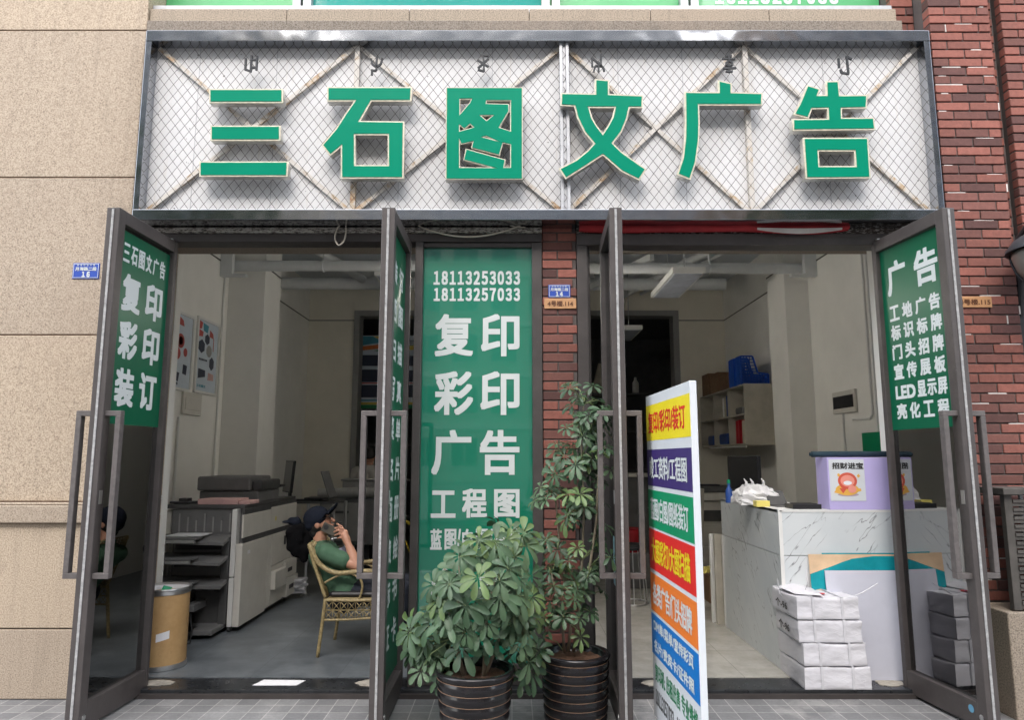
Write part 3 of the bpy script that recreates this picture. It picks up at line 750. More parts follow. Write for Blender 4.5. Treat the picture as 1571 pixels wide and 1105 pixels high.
# ------------------------------------------------------------------ door frames
def frame(name, label, parts):
    t = thing(name, label, 'door frame', (parts[0][1], 0, .05))
    for nm, a, b, y0, y1, z0, z1 in parts:
        mb = MB(); mb.box(a, b, y0, y1, z0, z1); mb.build(nm, M['alu'], t, bevel=.003)
DH = 3.095
frame('door_frame', 'brown aluminium jamb at the left edge of the left doorway', [('jamb', WX + .002, -2.54, -.06, .09, .05, DH), ('jamb_stop', -2.5395, -2.505, -.0, .07, .05, DH)])
frame('door_frame', 'brown aluminium jamb between the brick pillar and the right doorway', [('jamb', px1 + .003, P(905, 700, 0).x, -.04, .09, .05, DH), ('jamb_stop', P(905, 700, 0).x + .0005, P(905, 700, 0).x + .02, .0, .07, .05, DH)])
frame('door_frame', 'brown aluminium jamb at the right edge of the right doorway', [('jamb', 2.745, rx0 + .06, -.05, .09, .05, DH), ('jamb_stop', 2.71, 2.7445, .0, .07, .05, DH)])

# ------------------------------------------------------------------ fixed green panel between the doors
cp = thing('window_panel', 'tall fixed window with green poster and phone numbers between the doorways', 'window', (-.25, 0, .05))
fx0, fx1 = P(632, 700, -.03).x, px0 - .006
gx0, gx1 = P(647, 600, 0).x, P(817, 700, 0).x
mb = MB(); mb.box(fx0, fx0 + .055, -.06, .06, .05, DH); mb.build('outer_post', M['alu'], cp, bevel=.003)
mb = MB(); mb.box(fx0 + .0555, gx0, -.03, .06, .05, DH); mb.build('stile', M['alu'], cp, bevel=.003)
mb = MB(); mb.box(gx1, fx1, -.04, .06, .05, DH); mb.build('stile', M['alu'], cp, bevel=.003)
gz0, gz1 = P(730, 1018, 0).z, P(730, 381, 0).z
mb = MB(); mb.box(gx0 + .0005, gx1 - .0005, -.03, .06, gz1, DH); mb.build('head_rail', M['alu'], cp, bevel=.003)
mb = MB(); mb.box(gx0 + .0005, gx1 - .0005, -.03, .06, .05, gz0); mb.build('bottom_rail', M['alu'], cp, bevel=.003)
mb = MB(); mb.box(gx0 - .004, gx1 + .004, .0, .012, gz0 - .004, gz1 + .004); po = mb.build('green_poster', M['green_film_glass'], cp)
mb = MB(); fr = fac(0)
def pl(s, u0, v0, u1, v1, b=.006, Y=0): letters(mb, s, prect(u0, v0, u1, v1, Y), fac(Y), b, .001)
digits(mb, '18113253033', prect(664, 416, 799, 437, 0), fac(0), .0055, .001); digits(mb, '18113257033', prect(664, 442, 799, 462, 0), fac(0), .0055, .001)
for s, u0, v0, u1, v1 in (('复', 667, 482, 726, 547), ('印', 738, 482, 797, 547), ('彩', 666, 570, 726, 637), ('印', 737, 570, 797, 637), ('广', 662, 660, 723, 729), ('告', 736, 660, 797, 729)): pl(s, u0, v0, u1, v1, .011)
for s, u0, v0, u1, v1 in (('工', 661, 753, 699, 795), ('程', 709, 750, 747, 795), ('图', 758, 751, 797, 795)): pl(s, u0, v0, u1, v1, .008)
for s, u0, u1 in (('蓝', 660, 678), ('图', 682, 700), ('/', 701, 707), ('白', 709, 725), ('图', 730, 748), ('/', 750, 756), ('彩', 758, 776), ('图', 780, 797)): pl(s, u0, 812, u1, 844, .005)
pl('各', 660, 873, 716, 936, .011); pl('类', 734, 873, 795, 936, .011)
mb.build('white_lettering', M['white_vinyl'], po)

# ------------------------------------------------------------------ swing door leaves
def leaf(label, hinge, w, rz, thick, film_side, flip, sticker=False):
    """local x: from hinge to leading edge, local y: across the leaf, z up"""
    t = thing('glass_door', label, 'door', hinge, rz, 'open glass doors of the shop')
    z0, z1 = .02, DH + .002; st = .072; sh_ = .042; y = thick / 2
    mb = MB(); mb.box(w - st, w, -y, y, z0, z1); s = mb.build('leading_stile', M['alu'], t, bevel=.004, local=True)
    mb = MB(); mb.box(w + .0005, w + .005, -.007, .007, z0 + .01, z1 - .01); mb.build('pile_strip', M['pile'], s, local=True)
    mb = MB(); mb.box(0, sh_, -y, y, z0, z1); mb.build('hinge_stile', M['alu'], t, bevel=.004, local=True)
    mb = MB(); mb.box(sh_ + .0004, w - st - .0004, -y + .002, y - .002, z1 - .085, z1); mb.build('top_rail', M['alu'], t, bevel=.004, local=True)
    mb = MB(); mb.box(sh_ + .0004, w - st - .0004, -y + .002, y - .002, z0, z0 + .14); mb.build('bottom_rail', M['alu'], t, bevel=.004, local=True)
    mb = MB(); mb.lathe([(.016, 0), (.016, .006), (.010, .008)], (0, 0, 0), 16)
    mb.v = [(w - .045 + a, -flip * (y + c - .003) if False else flip * (y + c - .003), .085 + b) for a, b, c in mb.v]; mb.build('floor_lock', M['steel'], t, local=True)
    for zz in (z0 - .018, z1 + .001): mb = MB(); mb.box(.004, .05, -.02, .02, zz, zz + .0175); mb.build('pivot', M['steel'], t, local=True)
    mb = MB(); mb.box(w - st + .02, w - st + .05, -y - .003, y + .003, 1.28, 1.36); mb.build('lock_plate', M['steel'], t, local=True, bevel=.001)
    mb = MB(); mb.box(sh_ - .004, w - st + .004, -.005, .005, z0 + .135, z1 - .08)
    mb.build('glass_pane', M['glass'] if film_side else M['glass_clear'], t, local=True)
    mb = MB()
    for sgn in (1, -1):
        x = w - .04; a = y + .095
        mb.box(x - .02, x + .022, sgn * (a - .032), sgn * a, .885, 1.80)
        mb.box(x - .02, x + .022, sgn * y * .9, sgn * a, 1.8002, 1.832); mb.box(x - .02, x + .022, sgn * y * .9, sgn * a, .853, .8848)
    mb.build('pull_handle', M['handle'], t, bevel=.003, local=True)
    return t
FILM = {}
def door_film(t, w, side, z0, z1, y, x0=.042, x1=None):
    x1 = x1 or w - .072
    mb = MB(); mb.box(x0, x1, side * y, side * (y + .0015), z0, z1); p = mb.build('green_poster', M['green_film'], t, local=True)
    return p
# left leaf: visible face looks towards +X.  hinge at Y=0, leaf runs to -Y
TH = .082; LW = .73
t1 = leaf('outermost left open glass door with green poster reading printing and binding', (-2.46, -.02, 0), LW, R(-91.5), TH, True, 1)
# local frame: x -> -Y world, y -> +X world.  A viewer at +X sees local x running right to left
def dfr(x_left, side): # origin at viewer's left edge
    return (Vector((x_left, side * .0066, 0)), Vector((-1, 0, 0)), Vector((0, 0, 1)), Vector((0, side, 0)))
zt_, zb_ = 2.99, 1.76
p1 = door_film(t1, LW, 1, zb_, zt_, .0055)
f = dfr(LW - .072, 1); fw = LW - .114
mb = MB()
def dl(s, x0, x1, v0, v1, b): letters(mb, s, (x0 * fw, zb_ + (zt_ - zb_) * (1 - v1), x1 * fw, zb_ + (zt_ - zb_) * (1 - v0)), f, b, .0008)
for i, ch in enumerate('三石图文广告'): dl(ch, .09 + i * .142, .09 + i * .142 + .115, .06, .16, .0045)
for k, (a, b) in enumerate(('复印', '彩印', '装订')):
    v = .215 + k * .248; dl(a, .12, .46, v, v + .20, .012); dl(b, .56, .90, v, v + .20, .012)
mb.build('white_lettering', M['white_vinyl'], p1, local=True)
# second leaf
t2 = leaf('narrow looking open glass door with full height green poster beside the fixed panel', (-.768, -.02, 0), LW, R(-90), TH, True, 1)
p2 = door_film(t2, LW, 1, .2, 3.0, .0055)
mb = MB(); zb_, zt_ = .2, 3.0
rows = ['装订', '晒图', '扫描', '写真', '菜单', '名片', '画册', '喷绘', '标书', '证卡']
for k, (a, b) in enumerate(rows):
    v = .06 + k * .091; dl(a, .14, .44, v, v + .055, .007); dl(b, .56, .86, v, v + .055, .007)
mb.build('white_lettering', M['white_vinyl'], p2, local=True)
# third leaf: seen from -X side
t3 = leaf('narrow looking open clear glass door right of the brick pillar', (.672, -.02, 0), LW, R(-92.2), .078, False, -1)
mb = MB(); mb.box(LW - .2, LW - .14, -.0065, -.0055, 2.24, 2.34); mb.build('red_sticker', plain('faded_red_sticker', (.4, .09, .06), .5, var=.6, scale=40), t3, local=True)
mb = MB(); mb.box(.25, .55, -.0065, -.0055, .75, 1.05); mb.build('blue_notice', plain('pale_blue_notice', (.30, .52, .62), .5), t3, local=True)
# fourth leaf
t4 = leaf('outermost right open glass door with green advertising poster', (2.642, -.02, 0), LW, R(-84.2), TH, True, -1)
zt_, zb_ = 3.01, 1.74
p4 = door_film(t4, LW, -1, zb_, zt_, .0055)
f = (Vector((.042, -.0066, 0)), Vector((1, 0, 0)), Vector((0, 0, 1)), Vector((0, -1, 0)))
mb = MB()
dl('广', .10, .42, .08, .27, .011); dl('告', .56, .92, .08, .27, .011)
rows = ['工地广告', '标识标牌', '门头招牌', '宣传展板', None, '亮化工程']
for k, r in enumerate(rows):
    v = .325 + k * .107
    if r:
        for i, ch in enumerate(r): dl(ch, .10 + i * .215, .10 + i * .215 + .165, v, v + .084, .0055)
    else:
        dl('LED', .10, .43, v + .012, v + .084, .007)
        for i, ch in enumerate('显示屏'): dl(ch, .46 + i * .155, .46 + i * .155 + .14, v, v + .084, .0055)
mb.build('white_lettering', M['white_vinyl'], p4, local=True)
mb = MB(); mb.lathe([(.022, 0), (.022, .001)], (0, 0, 0), 18)
mb.v = [(LW - .12 + a, -(TH / 2 + c + .0005), .11 + b) for a, b, c in mb.v]; mb.build('round_sticker', plain('blue_round_sticker', (.12, .32, .48), .4), t4, local=True)

# ------------------------------------------------------------------ number plates
def plate(name, label, u0, v0, u1, v1, Y, mat, texts, tmat, border=None):
    a = prect(u0, v0, u1, v1, Y); t = thing(name, label, 'number plate', ((a[0] + a[2]) / 2, Y, a[1]))
    mb = MB(); mb.box(a[0], a[2], Y - .006, Y, a[1], a[3]); pl_ = mb.build('plate', M[mat], t, bevel=.003)
    mb = MB(); w, h = a[2] - a[0], a[3] - a[1]
    for s, x0, y0, x1, y1, b in texts: letters(mb, s, (a[0] + w * x0, a[1] + h * y0, a[0] + w * x1, a[1] + h * y1), fac(Y - .006), b, .001)
    if border:
        e = .006
        for q in ((a[0] + e, a[2] - e, a[1] + e, a[1] + e + .003), (a[0] + e, a[2] - e, a[3] - e - .003, a[3] - e), (a[0] + e, a[0] + e + .003, a[1] + e + .0031, a[3] - e - .0031), (a[2] - e - .003, a[2] - e, a[1] + e + .0031, a[3] - e - .0031)):
            mb.box(q[0], q[1], Y - .0075, Y - .0055, q[2], q[3])
    mb.build('lettering', M[tmat], t)
def small_row(): return [(c, .16 + i * .12, .80, .16 + i * .12 + .07, .92, .0004) for i, c in enumerate('卅艹中廿廾丰')]
plate('number_plate', 'blue street number plate reading 16 on the granite wall', 112, 404, 153, 428, -.1205, 'plate_blue', [('月海路二段', .1, .50, .9, .75, .0012), ('\uff11\uff16', .36, .10, .66, .46, .003)] + small_row(), 'white_vinyl', True)
plate('number_plate', 'blue street number plate reading 14 on the brick pillar', 841, 437, 875, 457, -.0325, 'plate_blue', [('月海路二段', .1, .50, .9, .75, .0012), ('\uff11\uff14', .34, .10, .66, .46, .003)] + small_row(), 'white_vinyl', True)
plate('room_plate', 'tan plate with building and room number below the blue plate', 835, 458, 884, 474, -.0325, 'plate_tan', [('4号楼.114', .1, .22, .9, .76, .0018)], 'ink_brown')
plate('room_plate', 'tan room plate ending in 115 on the right brick wall', 1469, 455, 1521, 472, -.2025, 'plate_tan', [('4号楼.115', .05, .22, .95, .76, .0018)], 'ink_brown')

# ------------------------------------------------------------------ right side: louvred cage and wall lantern
lc = thing('louvre_cage', 'brown louvred metal cage on a granite base against the brick wall', 'cage', (3.8, -.4, .62))
cx0, cx1, cy0, cy1, cz0, cz1 = 3.06, 5.2, -.50, -.265, .63, P(1540, 752, -.5).z
mb = MB(); mb.box(cx0 - .02, cx1, cy0 - .03, cy1, cz1 - .03, cz1 + .012); mb.build('top_cover', M['louvre'], lc, bevel=.004)
mb = MB(); mb.box(cx0, cx0 + .05, cy0, cy0 + .04, cz0, cz1 - .031); mb.build('corner_post', M['louvre'], lc, bevel=.003)
ns = 13; pz = (cz1 - .06 - cz0) / ns
for i in range(ns):
    zz = cz0 + .02 + pz * i; mb = MB()
    for dz in (0, .022): mb.bar((cx0 + .0505, cy0 + .008 - dz * .3, zz + dz), (cx1, cy0 + .008 - dz * .3, zz + dz), .014, .019)
    mb.build('slat', M['louvre'], lc)
for i in range(18):
    xx = cx0 + .12 + i * .115; mb = MB(); mb.box(xx, xx + .022, cy0 + .03, cy0 + .045, cz0, cz1 - .031); mb.build('upright_bar', M['galv'], lc)
mb = MB(); mb.box(cx0 - .06, 9, -.52, -.2605, 0, .622); mb.build('granite_kerb_wall', M['granite_ledge'], lc, bevel=.008)
lp = P(1614, 374, -.5)
ll = thing('wall_lantern', 'grey wall lantern with frosted bowl on the right brick wall', 'lamp', lp)
mb = MB(); mb.lathe([(.004, .20), (.02, .19), (.012, .16), (.03, .14), (.05, .12), (.14, .085), (.21, .04), (.255, -.02), (.26, -.04), (.235, -.035), (.1, 0)], lp, 40); mb.build('lantern_hood', M['lamp_metal'], ll, smooth='auto')
mb = MB(); mb.lathe([(.225, -.036), (.225, -.07), (.20, -.16), (.15, -.24), (.08, -.285), (.0, -.30)], lp, 40); mb.build('lantern_bowl', M['lamp_glass'], ll, smooth=True)
mb = MB()
for k in range(6):
    a = k * math.pi / 3 + .3
    mb.tube([lp + Vector((math.cos(a) * r, math.sin(a) * r, q)) for r, q in ((.23, -.04), (.229, -.08), (.205, -.165), (.154, -.245), (.082, -.29), (.0, -.305))], .008, 6)
mb.build('bowl_ribs', M['lamp_metal'], ll, smooth=True)
mb = MB(); mb.tube([lp + Vector(q) for q in ((0, .06, .14), (0, .16, .2), (0, .28, .12), (0, .3, -.1), (0, .36, -.45))], .028, 10); mb.box(lp.x - .06, lp.x + .06, -.1705, -.135, lp.z - .75, lp.z - .2); mb.build('lantern_arm', M['black'], ll, smooth='auto')

# ------------------------------------------------------------------ the rooms behind
FL = .056; CZ = 4.4; RL, RR, RB = -3.35, 3.5, 6.4
rm = thing('shop_room', 'pale painted shop interior with columns behind the open doorways', 'room', (0, 3, 0))
def wallbox(nm, *b, mat='wall', **k): mb = MB(); mb.box(*b); return mb.build(nm, M[mat], rm, **k)
wallbox('side_wall', RL - .2, RL, .1, RB + .2, 0, CZ)
wallbox('side_wall', RR, RR + .2, .1, RB + .2, 0, CZ)
wallbox('partition_wall', .30, .40, .32, RB, 0, CZ)
wallbox('ceiling', RL - .2, RR + .2, .1, RB + .2, CZ + .001, CZ + .2, mat='ceiling')
wallbox('front_wall', RL, WX, .605, .7, 0, CZ); wallbox('front_wall', 2.8, RR, .3, .42, 0, CZ)
wallbox('front_wall', WX - .05, RR, .17, .3, 3.37, CZ)
colu = wallbox('column', RL + .0005, -2.92, 3.13, 3.68, 0, CZ); wallbox('column', 3.22, RR - .0005, 3.13, 3.68, 0, CZ)
DX0, DX1, DZ = P(541, 600, RB).x, P(1044, 600, RB).x, P(785, 477, RB).z
wallbox('back_wall', RL, DX0, RB, RB + .2, 0, CZ, mat='wall_warm'); wallbox('back_wall', DX1, RR, RB, RB + .2, 0, CZ, mat='wall_warm')
wallbox('back_wall', DX0, DX1, RB + .001, RB + .199, DZ, CZ, mat='wall_warm')
wallbox('opening_trim', DX0 - .002, DX0 + .09, RB - .03, RB + .25, 0, DZ, mat='grey_plastic'); wallbox('opening_trim', DX1 - .09, DX1 + .002, RB - .03, RB + .25, 0, DZ, mat='grey_plastic')
wallbox('opening_trim', DX0 + .0905, DX1 - .0905, RB - .03, RB + .25, DZ - .09, DZ, mat='grey_plastic')
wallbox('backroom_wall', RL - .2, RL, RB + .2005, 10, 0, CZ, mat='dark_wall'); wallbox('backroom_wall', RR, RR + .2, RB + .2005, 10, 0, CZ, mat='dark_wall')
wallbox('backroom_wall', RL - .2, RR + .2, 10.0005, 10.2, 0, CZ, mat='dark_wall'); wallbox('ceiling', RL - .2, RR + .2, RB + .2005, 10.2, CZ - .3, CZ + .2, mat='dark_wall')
LZ = 3.80
for (a, b) in (((RL + .004, .75, LZ), (RL + .004, 3.12, LZ)), ((RL + .002, 3.125, LZ), (-2.92, 3.125, LZ)), ((-2.916, 3.13, LZ), (-2.916, 3.68, LZ)), ((RL + .004, 3.69, LZ), (RL + .004, RB - .02, LZ)), ((RL, RB - .004, LZ), (DX0, RB - .004, LZ)),
               ((RR - .004, .45, LZ), (RR - .004, 3.12, LZ)), ((3.216, 3.13, LZ), (3.216, 3.68, LZ)), ((RR - .004, 3.69, LZ), (RR - .004, RB - .02, LZ)), ((DX1, RB - .004, LZ), (RR, RB - .004, LZ))):
    mb = MB(); mb.bar(a, b, .008, .014); mb.build('picture_line', M['crack'], rm)
gb = rm
def pipe(label, x0, x1, Y, z, r, hang):
    t = thing('ceiling_pipe', label, 'pipe', ((x0 + x1) / 2, Y, z)); mb = MB()
    mb.tube([(x0, Y, z), (x1, Y, z)], r, 20); mb.build('duct', M['pipe'], t, smooth='auto')
    for h in hang:
        mb = MB(); mb.tube([(h, Y, z + math.sqrt(0)), (h, Y, CZ)], .012, 6); mb.tube([(h, Y + (r + .006) * math.cos(a), z + (r + .006) * math.sin(a)) for a in [k * math.pi / 8 for k in range(16)]], .008, 6, closed=True); mb.build('pipe_hanger', M['pipe'], t, smooth=True)
pipe('white duct pipe across the ceiling front of the left room', RL + .001, .299, 3.0, P(500, 408, 3).z, .063, [-2.2, -1.0])
pipe('white duct pipe across the ceiling front of the right room', .401, RR - .001, 3.0, P(500, 412, 3).z, .063, [1.1, 2.3])
pipe('thicker white duct pipe further back in the left room', RL + .001, .299, 5.0, P(500, 435, 5).z, .09, [-1.9, -.6])
pipe('thicker white duct pipe further back in the right room', .401, 3.1, 5.0, P(500, 436, 5).z, .09, [1.2, 2.4])
for lab, x, xr in (('white bracket box under the left end of the front pipe', RL, -.001), ('white bracket box under the right end of the front pipe', RR, .001)):
    s = 1 if x < 0 else -1; zz = P(500, 408, 3).z
    mb = MB(); mb.box(x + s * .002, x + s * .14, 2.86, 2.935, zz - .13, zz + .42); mb.box(x + s * .002, x + s * .3, 2.86, 2.93, zz - .16, zz - .1305); tag(mb.build('pipe_bracket', M['pipe'], bevel=.004), lab, 'bracket')
def slope_pipe(label, pts, r):
    mb = MB(); mb.tube(pts, r, 14); tag(mb.build('ceiling_pipe', M['pipe'], smooth='auto'), label, 'pipe')
slope_pipe('white pipe running back along the ceiling of the left room', [(-2.45, 3.2, 4.1), (-2.15, 4.85, 4.1)], .06)
slope_pipe('white pipe running towards the back beside the ceiling lamp', [(2.62, 3.2, 4.15), (1.75, 6.2, 4.15)], .055)
slope_pipe('thin white conduit running back along the right ceiling', [(2.95, 3.2, 4.2), (2.1, 6.2, 4.2)], .025)
for i, (x, y, lab) in enumerate(((-.9, 3.4, 'white sprinkler head under the left ceiling'), (1.52, 3.5, 'white sprinkler head beside the ceiling lamp'))):
    mb = MB(); mb.tube([(x, y, CZ), (x, y, CZ - .28)], .014, 8); mb.lathe([(.014, 0), (.035, .0), (.035, .02), (.02, .03), (.02, .07)], (x, y, CZ - .33), 14); tag(mb.build('sprinkler', M['white_plastic'], smooth='auto'), lab, 'sprinkler')
def lamp(label, u0, u1, v, Y0, Y1, drop):
    a, b = P(u0, v, Y0), P(u1, v, Y0); z_ = a.z
    t = thing('ceiling_lamp', label, 'ceiling lamp', ((a.x + b.x) / 2, (Y0 + Y1) / 2, z_), 0, 'flat ceiling lamps')
    mb = MB(); mb.box(a.x, b.x, Y0, Y1, z_ + .004, z_ + .07); mb.build('housing', M['white_plastic'], t, bevel=.004)
    mb = MB(); mb.box(a.x + .03, b.x - .03, Y0 + .03, Y1 - .03, z_ - .004, z_ + .0035); mb.build('diffuser', plain('blue_grey_lamp_diffuser', (.45, .48, .55), .5), t)
    for y in (Y0 + .2, Y1 - .2): mb = MB(); mb.tube([((a.x + b.x) / 2, y, z_ + .07), ((a.x + b.x) / 2, y, CZ)], .006, 6); mb.build('suspension_rod', M['galv'], t)
lamp('white framed flat lamp hanging from the right ceiling near the front', 1032, 1083, 419, 2.4, 3.6, .5)
lamp('small flat lamp hanging deeper in the right room, before the dark opening', 950, 986, 506, 5.2, 6.2, .3)
lamp('small flat lamp hanging in the left room behind the second door', 574, 608, 423, 3.6, 4.8, .3)
def tube_lamp(label, x, y0, y1, z_):
    t = thing('tube_lamp', label, 'tube lamp', (x, (y0 + y1) / 2, z_)); em_ = NT('lit_tube'); em_.col((.9, .85, .75)); em_.b.inputs['Emission Color'].default_value = (1, .94, .86, 1); em_.b.inputs['Emission Strength'].default_value = TUBE
    mb = MB(); mb.box(x - .04, x + .04, y0, y1, z_ + .03, z_ + .07); mb.build('batten', M['white_plastic'], t, bevel=.004)
    mb = MB(); mb.tube([(x, y0 + .03, z_), (x, y1 - .03, z_)], .016, 12); mb.build('lit_tube', em_.m, t, smooth='auto')
    for y in (y0 + .02, y1 - .02): mb = MB(); mb.box(x - .018, x + .018, y - .012, y + .012, z_ - .02, z_ + .0295); mb.build('end_holder', M['white_plastic'], t)
    for y in (y0 + .3, y1 - .3): mb = MB(); mb.tube([(x, y, z_ + .07), (x, y, CZ)], .005, 6); mb.build('suspension_rod', M['galv'], t)
TUBE = 9
tube_lamp('lit warm tube lamp hanging behind the green panel in the left room', -.33, 1.2, 3.6, 3.25)
tube_lamp('lit warm tube lamp hanging behind the brick pillar in the right room', .60, 1.2, 3.6, 3.25)
# cable tray seen running back on the right
mb = MB(); mb.bar((1.72, 3.4, 4.0), (.62, 6.3, 4.0), .06, .08); tag(mb.build('cable_tray', M['pipe']), 'white cable tray running back beside the hanging lamp', 'cable tray')

# left wall things
def poster(label, u0, u1, v0, v1, imgs):
    ya = (RL * -1) ; A = PX(u0, (v0 + v1) / 2, RL + .02); B = PX(u1, (v0 + v1) / 2, RL + .02)
    z0, z1 = PX((u0 + u1) / 2, v1, RL + .02).z, PX((u0 + u1) / 2, v0, RL + .02).z
    t = thing('framed_poster', label, 'poster', (RL, (A.y + B.y) / 2, z0), 0, 'framed posters on the left wall')
    y0, y1 = A.y, B.y; e = .028
    mb = MB(); x0 = RL + .001
    mb.box(x0, x0 + .024, y0, y1, z0, z0 + e); mb.box(x0, x0 + .024, y0, y1, z1 - e, z1); mb.box(x0, x0 + .024, y0, y0 + e, z0 + e + .0004, z1 - e - .0004); mb.box(x0, x0 + .024, y1 - e, y1, z0 + e + .0004, z1 - e - .0004)
    mb.build('frame', M['white_plastic'], t, bevel=.002)
    mb = MB(); mb.box(x0, x0 + .012, y0 + e, y1 - e, z0 + e, z1 - e); sh = mb.build('sheet', M['blue_white'], t)
    fr = (Vector((x0 + .012, y0 + e, z0 + e)), Vector((0, 1, 0)), Vector((0, 0, 1)), Vector((1, 0, 0))); w, h = y1 - y0 - 2 * e, z1 - z0 - 2 * e
    for mat, polys in imgs.items():
        mb = MB()
        for i, pg in enumerate(polys):
            if isinstance(pg[0], str): letters(mb, pg[0], (pg[1] * w, pg[2] * h, pg[3] * w, pg[4] * h), fr, .002, .002)
            else: mb.prism([(a * w, b * h) for a, b in pg], .0006 + i * .0002, .0016 + i * .0002, fr)
        mb.build('print', M[mat], sh)
def ngon(cx, cy, rx, ry, n, a0=0): return [(cx + rx * math.cos(a0 + 2 * math.pi * k / n), cy + ry * math.sin(a0 + 2 * math.pi * k / n)) for k in range(n)]
poster('pale framed poster with hexagon pictures, right of the pair on the left wall', 301, 335, 490, 606, {
 'poster_red': [[(.02, .99), (.2, .97), (.16, .88), (.02, .86)], [(.05, .86), (.25, .84), (.22, .77), (.04, .76)], [(.58, .9), (.74, .86), (.78, .79), (.56, .8)], ('资质精造', .76, .60, .80, .80)],
 'poster_teal': [[(.22, .97), (.5, .95), (.46, .84), (.26, .86)], ('三石图文', .06, .05, .5, .09)],
 'poster_dark': [ngon(.20, .63, .17, .1, 6, .5), ngon(.46, .75, .13, .08, 6, .5), ngon(.74, .42, .13, .1, 6, .5), [(.1, .17), (.45, .21), (.44, .30), (.1, .31)], ('图文快印印刷', .1, .43, .5, .46)],
 'grey_plastic': [ngon(.58, .59, .14, .09, 8, .5)], 'pink_paper': [[(.58, .17), (.88, .18), (.86, .27), (.6, .28)]]})
poster('pale framed poster with round red pictures, partly behind the left door', 262, 296, 478, 600, {
 'poster_red': [ngon(.42, .64, .2, .1, 18), ngon(.7, .50, .1, .06, 18), ngon(.25, .46, .2, .09, 18), [(.3, .97), (.5, .93), (.56, .85), (.3, .86)]],
 'poster_dark': [ngon(.42, .64, .12, .06, 18), [(.6, .2), (.8, .19), (.83, .32), (.62, .33)], [(.1, .1), (.4, .08), (.45, .2), (.12, .22)], ('广告', .1, .03, .4, .07)]})
def wbox(label, nm, cat, y0, y1, z0, z1, X, s, mats, extra=None):
    t = thing(nm, label, cat, (X, (y0 + y1) / 2, z0)); mb = MB(); mb.box(X + s * .001, X + s * .03, y0, y1, z0, z1); mb.build('cover', M[mats[0]], t, bevel=.004)
    mb = MB(); mb.box(X + s * .0305, X + s * .037, y0 + .03, y1 - .03, z0 + .05, z1 - .05); d = mb.build('door_flap', M[mats[1]], t, bevel=.003); return t
a, b = PX(276, 640, RL), PX(304, 640, RL); wbox('cream electrical box under the posters on the left wall', 'electrical_box', 'electrical box', a.y, b.y, PX(290, 637, RL).z, PX(290, 603, RL).z, RL, 1, ('cream_plastic', 'cream_plastic'))
a, b = PX(1316, 616, RR), PX(1281, 616, RR)
wbox('cream electrical box with a black flap on the right wall', 'electrical_box', 'electrical box', a.y, b.y, PX(1298, 634, RR).z, PX(1298, 600, RR).z, RR, -1, ('cream_plastic', 'black'))
def conduit(label, pts):
    mb = MB(); mb.tube(pts, .011, 8); tag(mb.build('conduit', M['white_plastic'], smooth='auto'), label, 'conduit')
yb = PX(1312, 616, RR).y
conduit('white conduit bending from the black flapped box up the right wall', [(RR - .014, a.y + .1, 1.94), (RR - .014, a.y - .25, 1.93), (RR - .014, a.y - .30, 1.97), (RR - .014, a.y - .30, CZ)])
conduit('white conduit dropping from the black flapped box to the counter', [(RR - .014, (a.y + b.y) / 2 + .06, PX(1298, 634, RR).z), (RR - .014, (a.y + b.y) / 2 + .06, FL)])
conduit('straight white conduit up the right wall beside the door', [(RR - .014, a.y - .38, 1.2), (RR - .014, a.y - .38, CZ)])
conduit('white conduit down the left wall below the cream box', [(RL + .014, PX(272, 640, RL).y, PX(272, 640, RL).z), (RL + .014, PX(272, 640, RL).y, FL)])
conduit('thin white conduit along the left wall before the column', [(RL + .014, 2.98, 3.7), (RL + .014, 2.98, FL)])
gp = PX(1340, 680, RR); mb = MB(); mb.box(RR - .06, RR - .002, gp.y - .25, gp.y + .1, gp.z - .12, gp.z + .1); tag(mb.build('green_box', M['s_green'], bevel=.006), 'dark green box fixed to the right wall above the counter', 'box')

# display board and clutter in the back room
BDY = 6.72; a = P(543, 627, BDY); b = P(760, 515, BDY)
t = thing('display_board', 'tall printed display board in the dark back room', 'display board', ((a.x + b.x) / 2, BDY, FL))
mb = MB(); mb.box(a.x, b.x, BDY, BDY + .02, a.z, b.z); sh = mb.build('board_sheet', M['blue_white'], t)
for x in (a.x + .1, b.x - .1): mb = MB(); mb.box(x - .02, x + .02, BDY + .0205, BDY + .05, FL, b.z); mb.build('stand_leg', M['steel'], t)
w, h = b.x - a.x, b.z - a.z; fr = (Vector((a.x, BDY, a.z)), FX, FZ, NF)
def bprint(mat, polys):
    mb = MB()
    for i, pg in enumerate(polys):
        if isinstance(pg[0], str): letters(mb, pg[0], (pg[1] * w, pg[2] * h, pg[3] * w, pg[4] * h), fr, .004, .004)
        else: mb.prism([(p * w, q * h) for p, q in pg], .0004, .0014 + i * .0003, fr)
    mb.build('print', M[mat], sh)
rect = lambda x0, y0, x1, y1: [(x0, y0), (x1, y0), (x1, y1), (x0, y1)]
bprint('poster_green', [rect(0, 0, 1, .05), [(.13, .79), (.25, .76), (.25, .84)]]); bprint('poster_yellow', [rect(0, .052, 1, .085), rect(.33, .8, 1, .86), [(.12, .99), (.22, .99), (.22, .9)]])
bprint('poster_orange', [[(0, .84), (.27, .90), (.27, .84), (.03, .79)]]); bprint('poster_teal', [[(0, .99), (.12, .99), (.2, .91), (0, .85)], rect(.02, .1, .25, .12)])
bprint('poster_dark', [rect(.03, .58, .25, .73), rect(.03, .36, .25, .53), rect(.03, .15, .25, .32), rect(.33, .58, .62, .72), rect(.33, .36, .62, .52), rect(.33, .15, .62, .32), rect(.68, .58, .97, .72), rect(.68, .36, .97, .52), ('三石图文广告', .33, .86, .96, .94)])
bprint('poster_red', [rect(.03, .335, .25, .352), rect(.33, .335, .97, .35)])
